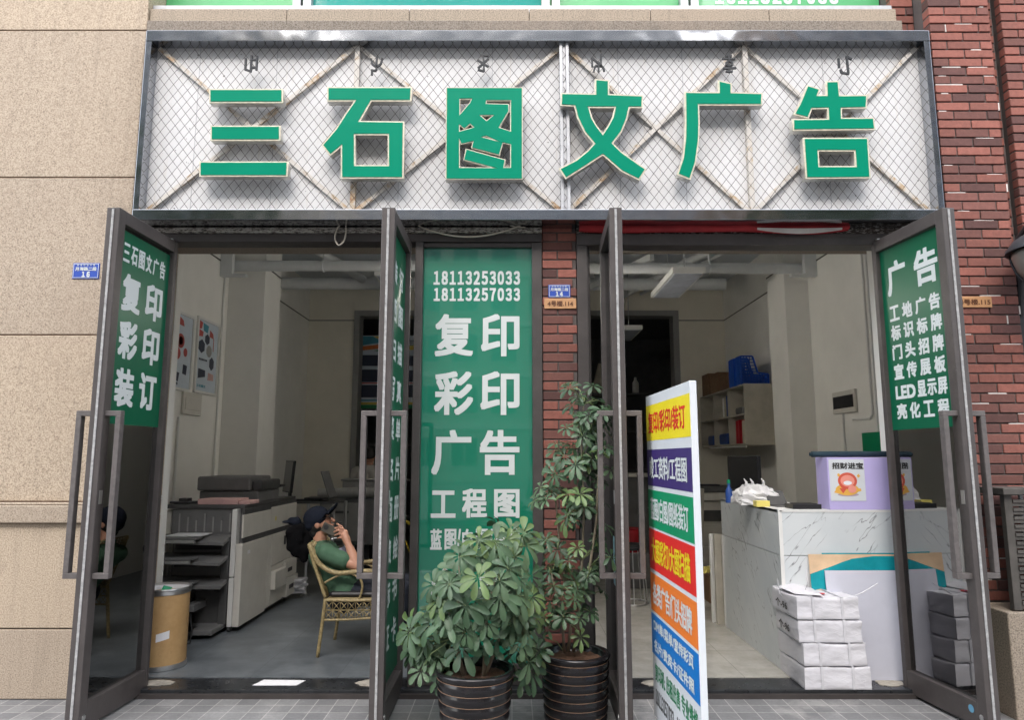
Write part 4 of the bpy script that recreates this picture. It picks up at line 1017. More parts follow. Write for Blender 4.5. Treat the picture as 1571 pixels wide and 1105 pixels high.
def shelf(label, x0, x1, y, z1, n):
    t = thing('storage_shelf', label, 'shelf', ((x0 + x1) / 2, y, FL))
    for i in range(n): mb = MB(); mb.box(x0 + .031, x1 - .031, y, y + .4, FL + (z1 - FL) * (i + .9) / n - .03, FL + (z1 - FL) * (i + .9) / n); mb.build('board', M['mid_plastic'], t)
    for x in (x0, x1 - .03):
        for yy in (y, y + .37): mb = MB(); mb.box(x, x + .03, yy, yy + .03, FL, z1); mb.build('post', M['dark_plastic'], t)
    return t
shelf('dark storage shelf under the display board in the back room', -2.8, -1.3, 6.9, 1.85, 3)
shelf('dark storage shelf seen through the opening of the right room', .9, 2.7, 7.6, 2.78, 4)
items = [(-2.62, 1.25, .26, .30, 'cream_plastic', 'cream box standing on the back room shelf'), (-2.2, 1.25, .2, .22, 'dark_plastic', 'charcoal box on the back room shelf'), (-2.6, .66, .3, .36, 'cream_plastic', 'cream box low on the back room shelf'), (-2.1, .66, .24, .3, 'red_file', 'dark red box low on the back room shelf')]
for x, z_, w_, h_, m_, l_ in items:
    mb = MB(); mb.box(x, x + w_, 6.95, 7.2, z_ - .0, z_ + h_); mb.box(x - .006, x + w_ + .006, 6.945, 7.205, z_ + h_ * .72, z_ + h_ + .004); tag(mb.build('storage_box', M[m_], bevel=.006), l_, 'box')
zt_ = FL + (2.78 - FL) * 3.9 / 4
for i, (x, r, h_, m_, l_) in enumerate(((1.0, .06, .22, 'blue_white', 'pale bottle left on the dark rear shelf'), (1.25, .07, .3, 'poster_teal', 'teal bottle on the dark rear shelf'), (1.7, .06, .3, 'blue_white', 'pale tall bottle in the middle of the rear shelf'), (2.0, .06, .33, 'blue_file', 'blue bottle on the dark rear shelf'), (2.25, .06, .3, 'white_plastic', 'white bottle right on the dark rear shelf'))):
    mb = MB(); mb.lathe([(r, 0), (r, h_ * .65), (r * .45, h_ * .82), (r * .4, h_), (r * .3, h_)], (x, 7.75, zt_), 14); tag(mb.build('bottle', M[m_], smooth='auto'), l_, 'bottle')
for x, lean, l_ in ((1.55, .25, 'tilted cream carton on top of the rear shelf'), (1.98, .05, 'upright cream carton on top of the rear shelf')):
    mb = MB(); mb.box(-.09, .09, -.05, .05, 0, .55, Matrix.Translation((x, 7.9, zt_ + .02)) @ Matrix.Rotation(lean, 4, 'Y')); tag(mb.build('carton', M['cream_file'], bevel=.004), l_, 'carton')

# ------------------------------------------------------------------ fibre drum
dr = thing('fibre_drum', 'brown fibre drum with a metal rim and white liner by the left door', 'drum', (-2.545, .40, FL))
C = Vector((-2.545, .40, FL)); r = .165; h = .555
mb = MB(); mb.lathe([(r, .03), (r, h - .035)], C, 48); mb.build('drum_body', M['drum'], dr, smooth='auto')
mb = MB(); mb.lathe([(r + .002, 0), (r + .006, .004), (r + .006, .034), (r + .002, .036)], C, 48); mb.build('base_hoop', M['steel'], dr, smooth='auto')
mb = MB(); mb.lathe([(r + .001, h - .04), (r + .005, h - .036), (r + .005, h - .012), (r + .011, h - .004), (r + .008, h + .006), (r - .004, h + .004), (r - .006, h - .05)], C, 48); mb.build('rim_hoop', M['steel'], dr, smooth='auto')
mb = MB(); n = 40; rings = [(r - .007, h - .01), (r - .03, h - .015), (r - .055, h - .05), (r - .10, h - .09), (.02, h - .10)]
for (q, zz) in rings:
    for k in range(n): j = random.uniform(-.012, .012) if q < r - .01 else 0; mb.v.append((C.x + (q + j) * math.cos(2 * math.pi * k / n), C.y + (q + j) * math.sin(2 * math.pi * k / n), C.z + zz + j))
for i in range(len(rings) - 1):
    for k in range(n): mb.f.append((i * n + k, i * n + (k + 1) % n, (i + 1) * n + (k + 1) % n, (i + 1) * n + k)); mb.c.append(None)
mb.build('bag_liner', M['bag'], dr, smooth=True)
mb = MB(); mb.add([(C.x + .01, C.y - .06, C.z + h + .02), (C.x + .07, C.y - .05, C.z + h + .005), (C.x + .05, C.y - .1, C.z + h - .03), (C.x + .0, C.y - .11, C.z + h - .045), (C.x + .03, C.y - .03, C.z + h - .05)], [(0, 1, 2, 3), (0, 4, 1), (1, 4, 2)]); mb.build('green_rag', M['green_cloth'], dr)
mb = MB()
for i in range(7):
    a0 = R(-80 + i * 5) ; mb.v += [(C.x + (r + .001) * math.cos(a0), C.y + (r + .001) * math.sin(a0), C.z + .20 + i * .0035), (C.x + (r + .001) * math.cos(a0), C.y + (r + .001) * math.sin(a0), C.z + .255 + i * .0035)]
for i in range(6): mb.f.append((i * 2, i * 2 + 2, i * 2 + 3, i * 2 + 1)); mb.c.append(None)
mb.build('paper_label', M['paper'], dr)

# ------------------------------------------------------------------ production printer on the left
pr = thing('office_printer', 'large grey production printer with stacked paper trays against the left wall', 'printer', (-2.7, 2.0, FL))
def part(nm, mat, *boxes, bevel=.006, parent=pr):
    mb = MB()
    for b in boxes: mb.box(*b)
    return mb.build(nm, M[mat], parent, bevel=bevel)
XR = -2.37
part('body', 'mid_plastic', (-3.02, XR - .012, 1.46, 2.9, .10, 1.10))
part('front_edge_panel', 'white_plastic', (XR - .10, XR - .055, 1.37, 1.455, .52, 1.10), (XR - .10, XR - .055, 1.37, 1.455, .10, .512))
part('side_door', 'cream_plastic', (XR - .011, XR + .006, 1.37, 2.02, .10, .80))
part('side_door', 'cream_plastic', (XR - .052, XR - .002, 1.368, 1.455, .10, .80))
part('upper_door', 'cream_plastic', (XR - .011, XR + .006, 1.37, 2.08, .85, 1.05))
part('upper_door', 'cream_plastic', (XR - .011, XR + .006, 2.086, 2.9, .85, 1.07))
part('seam_band', 'dark_plastic', (XR - .02, XR + .001, 1.40, 2.9, .803, .847), (XR - .02, XR + .001, 1.40, 2.9, 1.052, 1.10))
part('side_door', 'cream_plastic', (XR - .011, XR + .006, 2.026, 2.14, .12, .80))
part('side_door', 'cream_plastic', (XR - .011, XR + .008, 2.146, 2.9, .50, .80))
part('side_door', 'cream_plastic', (XR - .011, XR + .006, 2.146, 2.52, .12, .495))
part('drawer', 'cream_plastic', (XR - .011, XR + .05, 2.16, 2.5, .27, .44)); part('drawer', 'cream_plastic', (XR - .011, XR + .03, 2.526, 2.9, .32, .495))
part('drawer', 'cream_plastic', (XR - .011, XR + .05, 2.526, 2.9, .13, .315)); 
part('drawer_grip', 'black', (XR + .03, XR + .033, 2.6, 2.74, .37, .41), bevel=0); part('drawer_grip', 'black', (XR + .05, XR + .053, 2.6, 2.74, .2, .24), bevel=0)
part('panel_mark', 'black', (XR + .0085, XR + .0095, 2.5, 2.56, .66, .75), bevel=0)
part('top_deck', 'dark_plastic', (-3.10, XR - .01, 1.42, 2.9, 1.101, 1.135))
part('scanner', 'mid_plastic', (-2.98, XR - .05, 1.85, 2.45, 1.136, 1.235)); part('scanner_lid', 'mid_plastic', (-3.0, XR - .12, 1.82, 2.40, 1.24, 1.375), bevel=.02)
part('paper_feeder', 'dark_plastic', (XR - .118, XR - .02, 1.86, 2.4, 1.24, 1.34), bevel=.02)
for i in range(7): part('rib', 'grey_plastic', (-2.965 + i * .075, -2.95 + i * .075, 1.4265, 1.4335, .90, 1.06 - .03 * (i % 3)), bevel=.002)
part('left_cover', 'cream_plastic', (-3.18, -3.045, 1.46, 1.9, .86, 1.08)); 
part('ribbed_panel', 'mid_plastic', (-3.03, XR - .105, 1.44, 1.458, .87, 1.098), *[(-2.96 + i * .075, -2.95 + i * .075, 1.434, 1.4395, .90, 1.06 - .02 * (i % 3)) for i in range(7)], bevel=.002)
def tray(z_, y0, x0=-3.08):
    mb = MB(); a = [(x0, y0, z_), (XR - .11, y0 + .1, z_ - .03), (XR - .11, 1.455, z_ + .02), (x0, 1.455, z_ + .02)]
    mb.add(a + [(p[0], p[1], p[2] - .03) for p in a], [(0, 1, 2, 3), (7, 6, 5, 4), (0, 4, 5, 1), (1, 5, 6, 2), (2, 6, 7, 3), (3, 7, 4, 0)])
    mb.box(x0 + .1, XR - .3, y0 + .0, y0 + .12, z_ + .0, z_ + .016)
    return mb.build('paper_tray', M['mid_plastic'], pr, bevel=.004)
tray(.86, 1.15); tray(.70, 1.08, -3.12); tray(.50, 1.12, -3.1)
for z_, y_ in ((.845, 1.15), (.685, 1.08), (.485, 1.12)): part('tray_lip', 'grey_plastic', (-3.0, XR - .32, y_ - .012, y_ + .02, z_ - .012, z_ + .012), bevel=.003)
for z_ in (.60, .745): part('exit_slot', 'black', (-2.98, XR - .19, 1.43, 1.4595, z_, z_ + .07), bevel=0)
part('control_panel', 'black', (XR - .30, XR - .04, 2.46, 2.62, 1.25, 1.275), bevel=.004); part('panel_screen', 'panel_blue', (XR - .27, XR - .12, 2.48, 2.6, 1.2755, 1.278), bevel=0)
part('control_arm', 'dark_plastic', (XR - .22, XR - .14, 2.5, 2.58, 1.136, 1.2495), bevel=.004)
part('warning_label', 'paper', (XR + .0065, XR + .0075, 1.5, 1.56, .70, .73), bevel=0); part('warning_label', 'yellow_box', (XR + .0065, XR + .0075, 2.2, 2.24, .93, .97), bevel=0)
mb = MB(); mb.tube([(-2.78, 1.42, .36), (-2.72, 1.2, .30), (-2.62, 1.05, .14), (-2.6, .98, FL + .012), (-2.75, .9, FL + .012), (-2.95, 1.0, FL + .012)], .006, 6); mb.build('power_cable', M['black'], pr, smooth=True)
part('tray_paper', 'paper', (-2.96, -2.66, 1.2, 1.43, .884, .892), bevel=0)
part('side_column', 'dark_plastic', (XR - .175, XR - .106, 1.36, 1.455, .12, .86))
part('lower_unit', 'mid_plastic', (-3.0, -2.78, 1.2, 1.45, .14, .34)); part('lower_unit', 'dark_plastic', (-2.77, XR - .18, 1.40, 1.455, .12, .47))
part('lower_arm', 'mid_plastic', (-2.75, -2.66, 1.15, 1.44, .27, .33)); part('foot_plate', 'mid_plastic', (-2.98, XR - .12, 1.12, 1.455, .09, .13)); part('pedestal', 'black', (-2.95, -2.66, 1.0, 1.3, FL, .13))
for i in range(4): part('latch', 'black', (-2.93 + i * .11, -2.87 + i * .11, 1.39, 1.399, .40, .46), bevel=.004)
for x, y in ((XR - .09, 1.42), (XR - .05, 2.8), (-2.95, 2.8), (-2.95, 1.5)):
    mb = MB(); mb.lathe([(.032, -.02), (.032, .02)], (0, 0, 0), 18); mb.v = [(x + c * .6, y + a, FL + .033 + b) for a, b, c in mb.v]
    mb2 = MB(); mb.box(x - .02, x + .02, y - .02, y + .02, FL + .05, .10); mb.build('castor', M['mid_plastic'], pr, smooth='auto')
for x, y, l_, m_, w_ in ((-2.82, 1.62, 'stack of pink paper lying on the grey printer', 'pink_paper', .36),):
    mb = MB(); mb.box(x, x + w_, y - .16, y + .1, 1.1355, 1.185); mb.box(x + w_ + .002, x + w_ + .10, y - .14, y + .1, 1.1355, 1.168); tag(mb.build('paper_ream', M[m_], bevel=.003), l_, 'paper')
mb = MB(); mb.box(-3.08, -2.93, 1.55, 1.7, 1.1355, 1.15); mb.box(-3.04, -2.96, 1.56, 1.66, 1.15, 1.185); mb.bar((-3.1, 1.52, 1.15), (-2.88, 1.62, 1.15), .03, .02); tag(mb.build('stapler', M['black'], bevel=.006), 'black stapler on the left corner of the grey printer', 'stapler')

# trolley with monitor and laptop, plotter
tx0, tx1, ty0, ty1, tz = -2.72, -1.98, 3.0, 3.55, P(480, 770, 3.0).z
tr = thing('steel_trolley', 'steel trolley table with a dark top behind the grey printer', 'trolley', (-2.35, 3.2, FL))
mb = MB(); mb.box(tx0, tx1, ty0, ty1, tz - .025, tz); mb.build('top_shelf', M['dark_plastic'], tr, bevel=.003)
for zz in (.42, .78): mb = MB(); mb.box(tx0 + .03, tx1 - .03, ty0 + .005, ty1 - .005, zz, zz + .02); mb.build('lower_shelf', M['mid_plastic'], tr)
for x, y in ((-2.26, ty0 - .02), (tx1, ty0 - .02), (tx0, ty0 - .02), (tx0, ty1), (tx1, ty1)):
    mb = MB(); mb.tube([(x, y, FL), (x, y, tz - .026)], .019, 10); mb.lathe([(.05, 0), (.05, .012), (.02, .03)], (x, y, FL), 14); mb.build('post', M['steel'], tr, smooth='auto')
def screen(label, c, w_, h_, rz, tilt=-.08):
    t = thing('computer_monitor', label, 'monitor', c, rz)
    Mx = Matrix.Translation((0, 0, .09)) @ Matrix.Rotation(tilt, 4, 'X')
    mb = MB(); mb.box(-w_ / 2, w_ / 2, 0, .03, 0, h_, Mx); mb.build('case', M['black'], t, local=True, bevel=.004)
    mb = MB(); mb.box(-w_ / 2 + .012, w_ / 2 - .012, -.002, -.0005, .014, h_ - .012, Mx); mb.build('screen', M['screen'], t, local=True)
    mb = MB(); mb.box(-.03, .03, .032, .06, .005, h_ * .6); mb.box(-.11, .11, -.06, .12, 0, .012); mb.build('stand', M['black'], t, local=True, bevel=.004)
    return t
mo = P(438, 770, 3.2); screen('black computer monitor standing on the steel trolley', (mo.x, 3.2, tz + .002), .34, .36, R(-58))
mb = MB(); mb.box(-2.5, -2.16, 3.06, 3.2, tz + .001, tz + .02); tag(mb.build('keyboard', M['black'], bevel=.004), 'black keyboard lying on the steel trolley', 'keyboard')
lt = thing('laptop', 'open silver edged laptop seen from its side on the trolley', 'laptop', (-2.05, 3.2, tz))
mb = MB(); mb.box(-2.33, -2.06, 3.04, 3.36, tz + .021, tz + .04); mb.build('base', M['black'], lt, bevel=.003)
mb = MB(); mb.bar((-2.05, 3.2, tz + .04), (-2.15, 3.2, tz + .33), .014, .33, up=Vector((0, 1, 0)))
mb.build('lid', M['mid_plastic'], lt, bevel=.003)
for (x, z_, l_) in ((-2.55, .441, 'crumpled stack of white paper low on the steel trolley'), (-2.6, .801, 'stack of white paper on the middle trolley shelf'), (-2.2, .801, 'smaller stack of white paper at the middle of the trolley')):
    mb = MB()
    for i in range(6): mb.box(-.14, .14, -.1, .1, i * .016, i * .016 + .013, Matrix.Translation((x, 3.18, z_)) @ Matrix.Rotation(random.uniform(-.25, .25), 4, 'Z'))
    tag(mb.build('paper_stack', M['paper']), l_, 'paper')
pb = P(505, 912, 3.0)
mb = MB()
for i in range(5): mb.box(-.13, .13, -.09, .09, i * .03, i * .03 + .026, Matrix.Translation((-2.36, 2.97 - .1, FL + .06)) @ Matrix.Rotation(random.uniform(-.4, .4), 4, 'Z'))
tag(mb.build('paper_stack', M['wrap'], bevel=.004), 'crumpled white paper pile on the floor under the trolley', 'paper')
mb = MB(); mb.lathe([(.085, 0), (.11, .24), (.115, .25), (.10, .245)], (-2.0, 3.3, FL), 20); tag(mb.build('brown_pail', plain('brown_pail_plastic', (.25, .09, .045), .5), smooth='auto'), 'reddish brown pail on the floor right of the trolley', 'pail')
pt = thing('wide_plotter', 'wide grey roll plotter behind the seated person', 'plotter', (-1.9, 4.3, FL))
a = P(503, 768, 4.2); b = P(560, 768, 4.2)
part('plotter_body', 'mid_plastic', (a.x - .1, b.x + .4, 4.2, 4.75, .45, 1.05), parent=pt, bevel=.01); part('plotter_leg', 'dark_plastic', (a.x - .05, a.x + .03, 4.25, 4.7, FL, .449), parent=pt); part('plotter_leg', 'dark_plastic', (b.x + .3, b.x + .38, 4.25, 4.7, FL, .449), parent=pt)
mb = MB(); mb.tube([(a.x - .12, 4.2, 1.09), (b.x + .3, 4.2, 1.12)], .07, 20); mb.build('roll_cover', M['grey_plastic'], pt, smooth='auto')
part('drawer', 'grey_plastic', (a.x - .08, b.x - .06, 4.185, 4.199, .5, .98), parent=pt); part('handle', 'dark_plastic', (a.x + .1, b.x - .2, 4.175, 4.184, .85, .88), parent=pt, bevel=0)
mb = MB(); mb.box(a.x + .12, a.x + .62, 4.45, 4.7, 1.051, 1.25); mb.box(a.x + .1, a.x + .64, 4.43, 4.72, 1.2505, 1.275); tag(mb.build('desktop_printer', M['grey_plastic'], bevel=.01), 'small grey desktop printer on top of the wide plotter', 'printer')

# ------------------------------------------------------------------ right room: counter and things on it
CX, CY0, CY1, CZt = 1.925, .20, 1.6, 1.18
ct = thing('reception_counter', 'white marble patterned reception counter in the right room', 'counter', (2.6, .9, FL))
part('front_panel', 'marble', (CX, 3.2, CY0, CY0 + .018, .862, CZt), parent=ct, bevel=.002); part('front_panel', 'marble', (CX, 3.2, CY0 + .003, CY0 + .02, FL, .858), parent=ct, bevel=.002)
part('side_panel', 'marble', (CX - .012, CX - .0005, CY0, CY1, .862, CZt), parent=ct, bevel=.002); part('side_panel', 'marble', (CX - .010, CX - .0005, CY0, CY1, FL, .858), parent=ct, bevel=.002)
part('edge_trim', 'white_plastic', (CX - .014, CX + .012, CY0 - .003, CY0 - .0004, FL, CZt), (CX, 3.2, CY0 - .003, CY0 - .0004, CZt - .0155, CZt - .0004), parent=ct, bevel=0)
part('counter_top', 'white_plastic', (CX - .012, CX + .42, CY0 + .0185, CY1, CZt - .02, CZt), (CX + .4205, 3.2, CY0 + .0185, CY0 + .5, CZt - .02, CZt), parent=ct, bevel=.002)
part('inner_panel', 'mid_plastic', (CX + .38, CX + .40, CY0 + .5, CY1, FL, CZt - .021), parent=ct, bevel=0)
# lavender light box
lb = thing('sign_box', 'lavender box sign with a round lucky picture on the counter', 'sign', (2.5, .25, CZt))
bx0, bx1, bz1 = P(1269, 740, CY0 + .02).x, P(1269, 740, CY0 + .02).x + .56, P(1268, 702, CY0 + .02).z
by0 = CY0 + .0; part('box_body', 'lavender', (bx0, bx1, by0 + .012, by0 + .20, CZt + .001, bz1), parent=lb, bevel=.004)
fb = part('front_board', 'lavender', (bx0, bx1, by0, by0 + .0115, CZt + .001, bz1), parent=lb, bevel=.001)
sx0, sx1 = P(1273, 740, by0).x, P(1327, 740, by0).x; sz0, sz1 = P(1300, 769, by0).z, P(1300, 705, by0).z
mb = MB(); mb.box(sx0, sx1, by0 - .002, by0 - .0003, sz0, sz1); stk = mb.build('picture_sheet', M['sign_white'], lb)
mb = MB(); letters(mb, '招财进宝', prect(1276, 710, 1324, 720, by0), fac(by0 - .002), .0022, .0008); mb.build('lettering', M['ink_black'], stk)
ow, oh = sx1 - sx0, sz1 - sz0; fr = (Vector((sx0, by0 - .002, sz0)), FX, FZ, NF)
def em(mat, polys, d):
    mb = MB()
    for i, pg in enumerate(polys): mb.prism([(p * ow, q * oh) for p, q in pg], .0003, d + i * .0001, fr)
    mb.build('picture', plain('picture_' + mat[0], mat[1], .5, var=.05), stk)
em(('shadow', (.42, .34, .40)), [ngon(.5, .15, .3, .045, 24)], .0005)
em(('gold', (.75, .42, .08)), [ngon(.48, .27, .33, .14, 26), [(.1, .2), (.26, .17), (.28, .25), (.16, .27)], [(.7, .2), (.88, .24), (.86, .3), (.72, .29)], ngon(.26, .62, .04, .04, 8), ngon(.82, .60, .05, .05, 4)], .0009)
em(('red', (.62, .10, .06)), [ngon(.5, .48, .27, .2, 28), ngon(.36, .26, .12, .08, 3, .5), ngon(.42, .34, .12, .05, 12)], .0016)
em(('coral', (.78, .30, .24)), [ngon(.5, .48, .2, .14, 28), ngon(.62, .28, .12, .09, 16)], .0021)
em(('pale', (.80, .80, .84)), [ngon(.5, .43, .12, .05, 20)], .0025)
mb = MB(); mb.tube([(bx0 - .07, by0 + .09, bz1 + .022), (bx1 + .1, by0 + .09, bz1 + .024)], .022, 14); mb.tube([(bx0 - .085, by0 + .09, bz1 + .022), (bx0 - .0705, by0 + .09, bz1 + .022)], .014, 10)
tag(mb.build('rolled_cloth', M['navy_cloth'], smooth='auto'), 'dark rolled cloth lying along the top of the lavender box', 'cloth roll')
def cnt(u0, u1, v0, v1, Y): a = P(u0, v1, Y); b = P(u1, v0, Y); return a.x, b.x, CZt + .0005, b.z
# white carrier bag
bgx0, bgx1, _, bgz = cnt(1134, 1189, 742, 778, .75)
bgc = Vector(((bgx0 + bgx1) / 2, .8, CZt)); bw_, bh_ = (bgx1 - bgx0) / 2, bgz - CZt
bgt = thing('carrier_bag', 'crumpled white carrier bag with tied handles on the counter', 'bag', bgc)
bm = bmesh.new(); bmesh.ops.create_cube(bm, size=1); bmesh.ops.subdivide_edges(bm, edges=bm.edges[:], cuts=6, use_grid_fill=True); rnd = random.Random(4)
for v in bm.verts:
    x, y, q = v.co; t_ = q + .5; pinch = 1 - .38 * max(0, t_ - .55) / .45 + .05 * math.sin(5 * x + 3 * q)
    rim = ((abs(x) > .499) + (abs(y) > .499) + (abs(q) > .499)) >= 2
    v.co = Vector((x * bw_ * 2.1 * pinch * (.95 if rim else 1) + rnd.uniform(-.011, .011), y * .25 * pinch + rnd.uniform(-.011, .011), max(0.002, t_ * bh_ * .95 * (1 - .16 * abs(x + .1)) + (rnd.uniform(-.010, .010) if t_ > .02 else 0))))
me = bpy.data.meshes.new('bag_body'); bm.to_mesh(me); bm.free(); me.materials.append(M['bag']); o = bpy.data.objects.new('bag_body', me); COL.objects.link(o); o.parent = bgt
for dx in (-.09, -.04, .05): mb = MB(); mb.tube([bgc + Vector((dx, -.04, bh_ * .85)), bgc + Vector((dx + .01, -.05, bh_ * 1.05)), bgc + Vector((dx - .004, -.03, bh_ * 1.22))], [.012, .01, .004], 8); mb.build('bag_handle', M['bag'], bgt, smooth=True)
x0, x1, _, z1_ = cnt(1161, 1181, 769, 779, .5); mb = MB(); mb.box(x0, x1, .5, .58, CZt + .0005, CZt + .045); mb.box(x0 + .03, x1 - .03, .4985, .4999, CZt + .004, CZt + .04); tag(mb.build('small_box', M['yellow_box'], bevel=.004), 'small pale yellow box in front of the carrier bag', 'box')
x0, x1, _, z1_ = cnt(1186, 1213, 757, 780, .55); mb = MB(); mb.bar(((x0 + x1) / 2, .62, CZt + .005), ((x0 + x1) / 2, .72, z1_ + .01), x1 - x0, .012, up=Vector((0, 1, 0))); mb.box(x0, x1, .47, .62, CZt + .0005, CZt + .006)
tag(mb.build('tablet_stand', M['dark_plastic'], bevel=.003), 'dark grey tablet leaning on the counter beside the bag', 'tablet')
x0, x1, _, z1_ = cnt(1212, 1255, 776, 783, .32); mb = MB(); mb.box(x0, x1, .26, .42, CZt + .0005, CZt + .035); mb.box(x0 + .03, x1 - .02, .28, .4, CZt + .0352, CZt + .04); tag(mb.build('black_case', M['black'], bevel=.004), 'flat black case on the counter next to the lavender box', 'case')
x0 = P(1140, 740, 1.35).x; screen('black computer monitor seen edge on at the far counter end', (x0, 1.35, CZt), .44, .30, R(-72), 0)
bt = thing('blue_bottle', 'small blue and green bottle behind the carrier bag', 'bottle', (bgx0 - .03, 1.0, CZt))
mb = MB(); mb.lathe([(.03, 0), (.03, .1), (.012, .13), (.012, .16)], (bgx0 - .0, 1.0, CZt), 14); mb.build('bottle_body', M['blue_file'], bt, smooth='auto')
mb = MB(); mb.lathe([(.014, .16), (.014, .19)], (bgx0 - .0, 1.0, CZt), 12); mb.build('bottle_cap', M['s_green'], bt, smooth='auto')
# leaning strips at the counter's far side
for i, (u0, u1, v0, v1, Y, X, m_) in enumerate(((1093, 1099, 820, 952, 1.75, 0, 'white_plastic'), (1100, 1112, 819, 955, 1.68, 0, 'cab'), (1113, 1121, 820, 957, 1.6, 0, 'white_plastic'))):
    a = P(u0, v1, Y); b = P(u1, v0, Y); mb = MB(); mb.box(a.x, b.x - .003, Y, Y + .02, FL, b.z - i * .004); mb.box(a.x, a.x + .012, Y - .018, Y - .0005, FL, b.z - .01); tag(mb.build('board_strip', M[m_], bevel=.002), ('white board strip leaning left of the three strips by the counter', 'grey board strip leaning in the middle of the three by the counter', 'white board strip leaning closest to the counter side')[i], 'board')
# big boards leaning on the counter front
def lean(name, label, u0, u1, v0, v1, Ybase, Ytop, th, mat, prints=None, base_z=.051):
    zt = P(u0, v0, Ytop).z; x0 = P(u0, v1, Ybase).x; x1 = P(u1, (v0 + v1) / 2, (Ybase + Ytop) / 2).x
    t = thing(name, label, 'board', ((x0 + x1) / 2, Ybase, base_z)); d = Vector((0, Ytop - Ybase, zt - base_z)); L = d.length; d.normalize(); n = Vector((0, -d.z, d.y))
    fr = (Vector((x0, Ybase, base_z)), FX, d, n); w = x1 - x0
    mb = MB(); mb.prism(rect(0, 0, w, L), -th, 0, fr); b_ = mb.build('board_face', M[mat], t, bevel=.001)
    for m_, pg in (prints or []): mb = MB(); mb.prism([(a * w, b * L) for a, b in pg], .0004, .0012, fr); mb.build('print', M[m_], b_)
    return t
lean('printed_board', 'teal and peach printed board leaning behind the white board', 1257, 1392, 851, 1040, .12, .185, .006, 'peach', [('teal', [(0, .836), (.12, .868), (.24, .90), (.36, .935), (.47, .963), (.7, .985), (1, .985), (1, .85), (.6, .86), (.48, .845), (.40, .82), (.33, .79), (.28, .75), (.2, .70), (.1, .715), (0, .70)][::-1]), ('lav_white', rect(0, 0, 1, .69))])
lean('printed_board', 'plain pale lavender board leaning in front of the teal board', 1283, 1385, 876, 1043, .075, .150, .012, 'lav_white')
mb = MB(); a = P(1262, 852, .18); b = P(1395, 852, .18); mb.box(a.x, b.x, .186, .196, a.z - .2, a.z + .012); tag(mb.build('glass_strip', M['teal'], bevel=.001), 'teal edged glass strip standing against the counter front', 'glass')
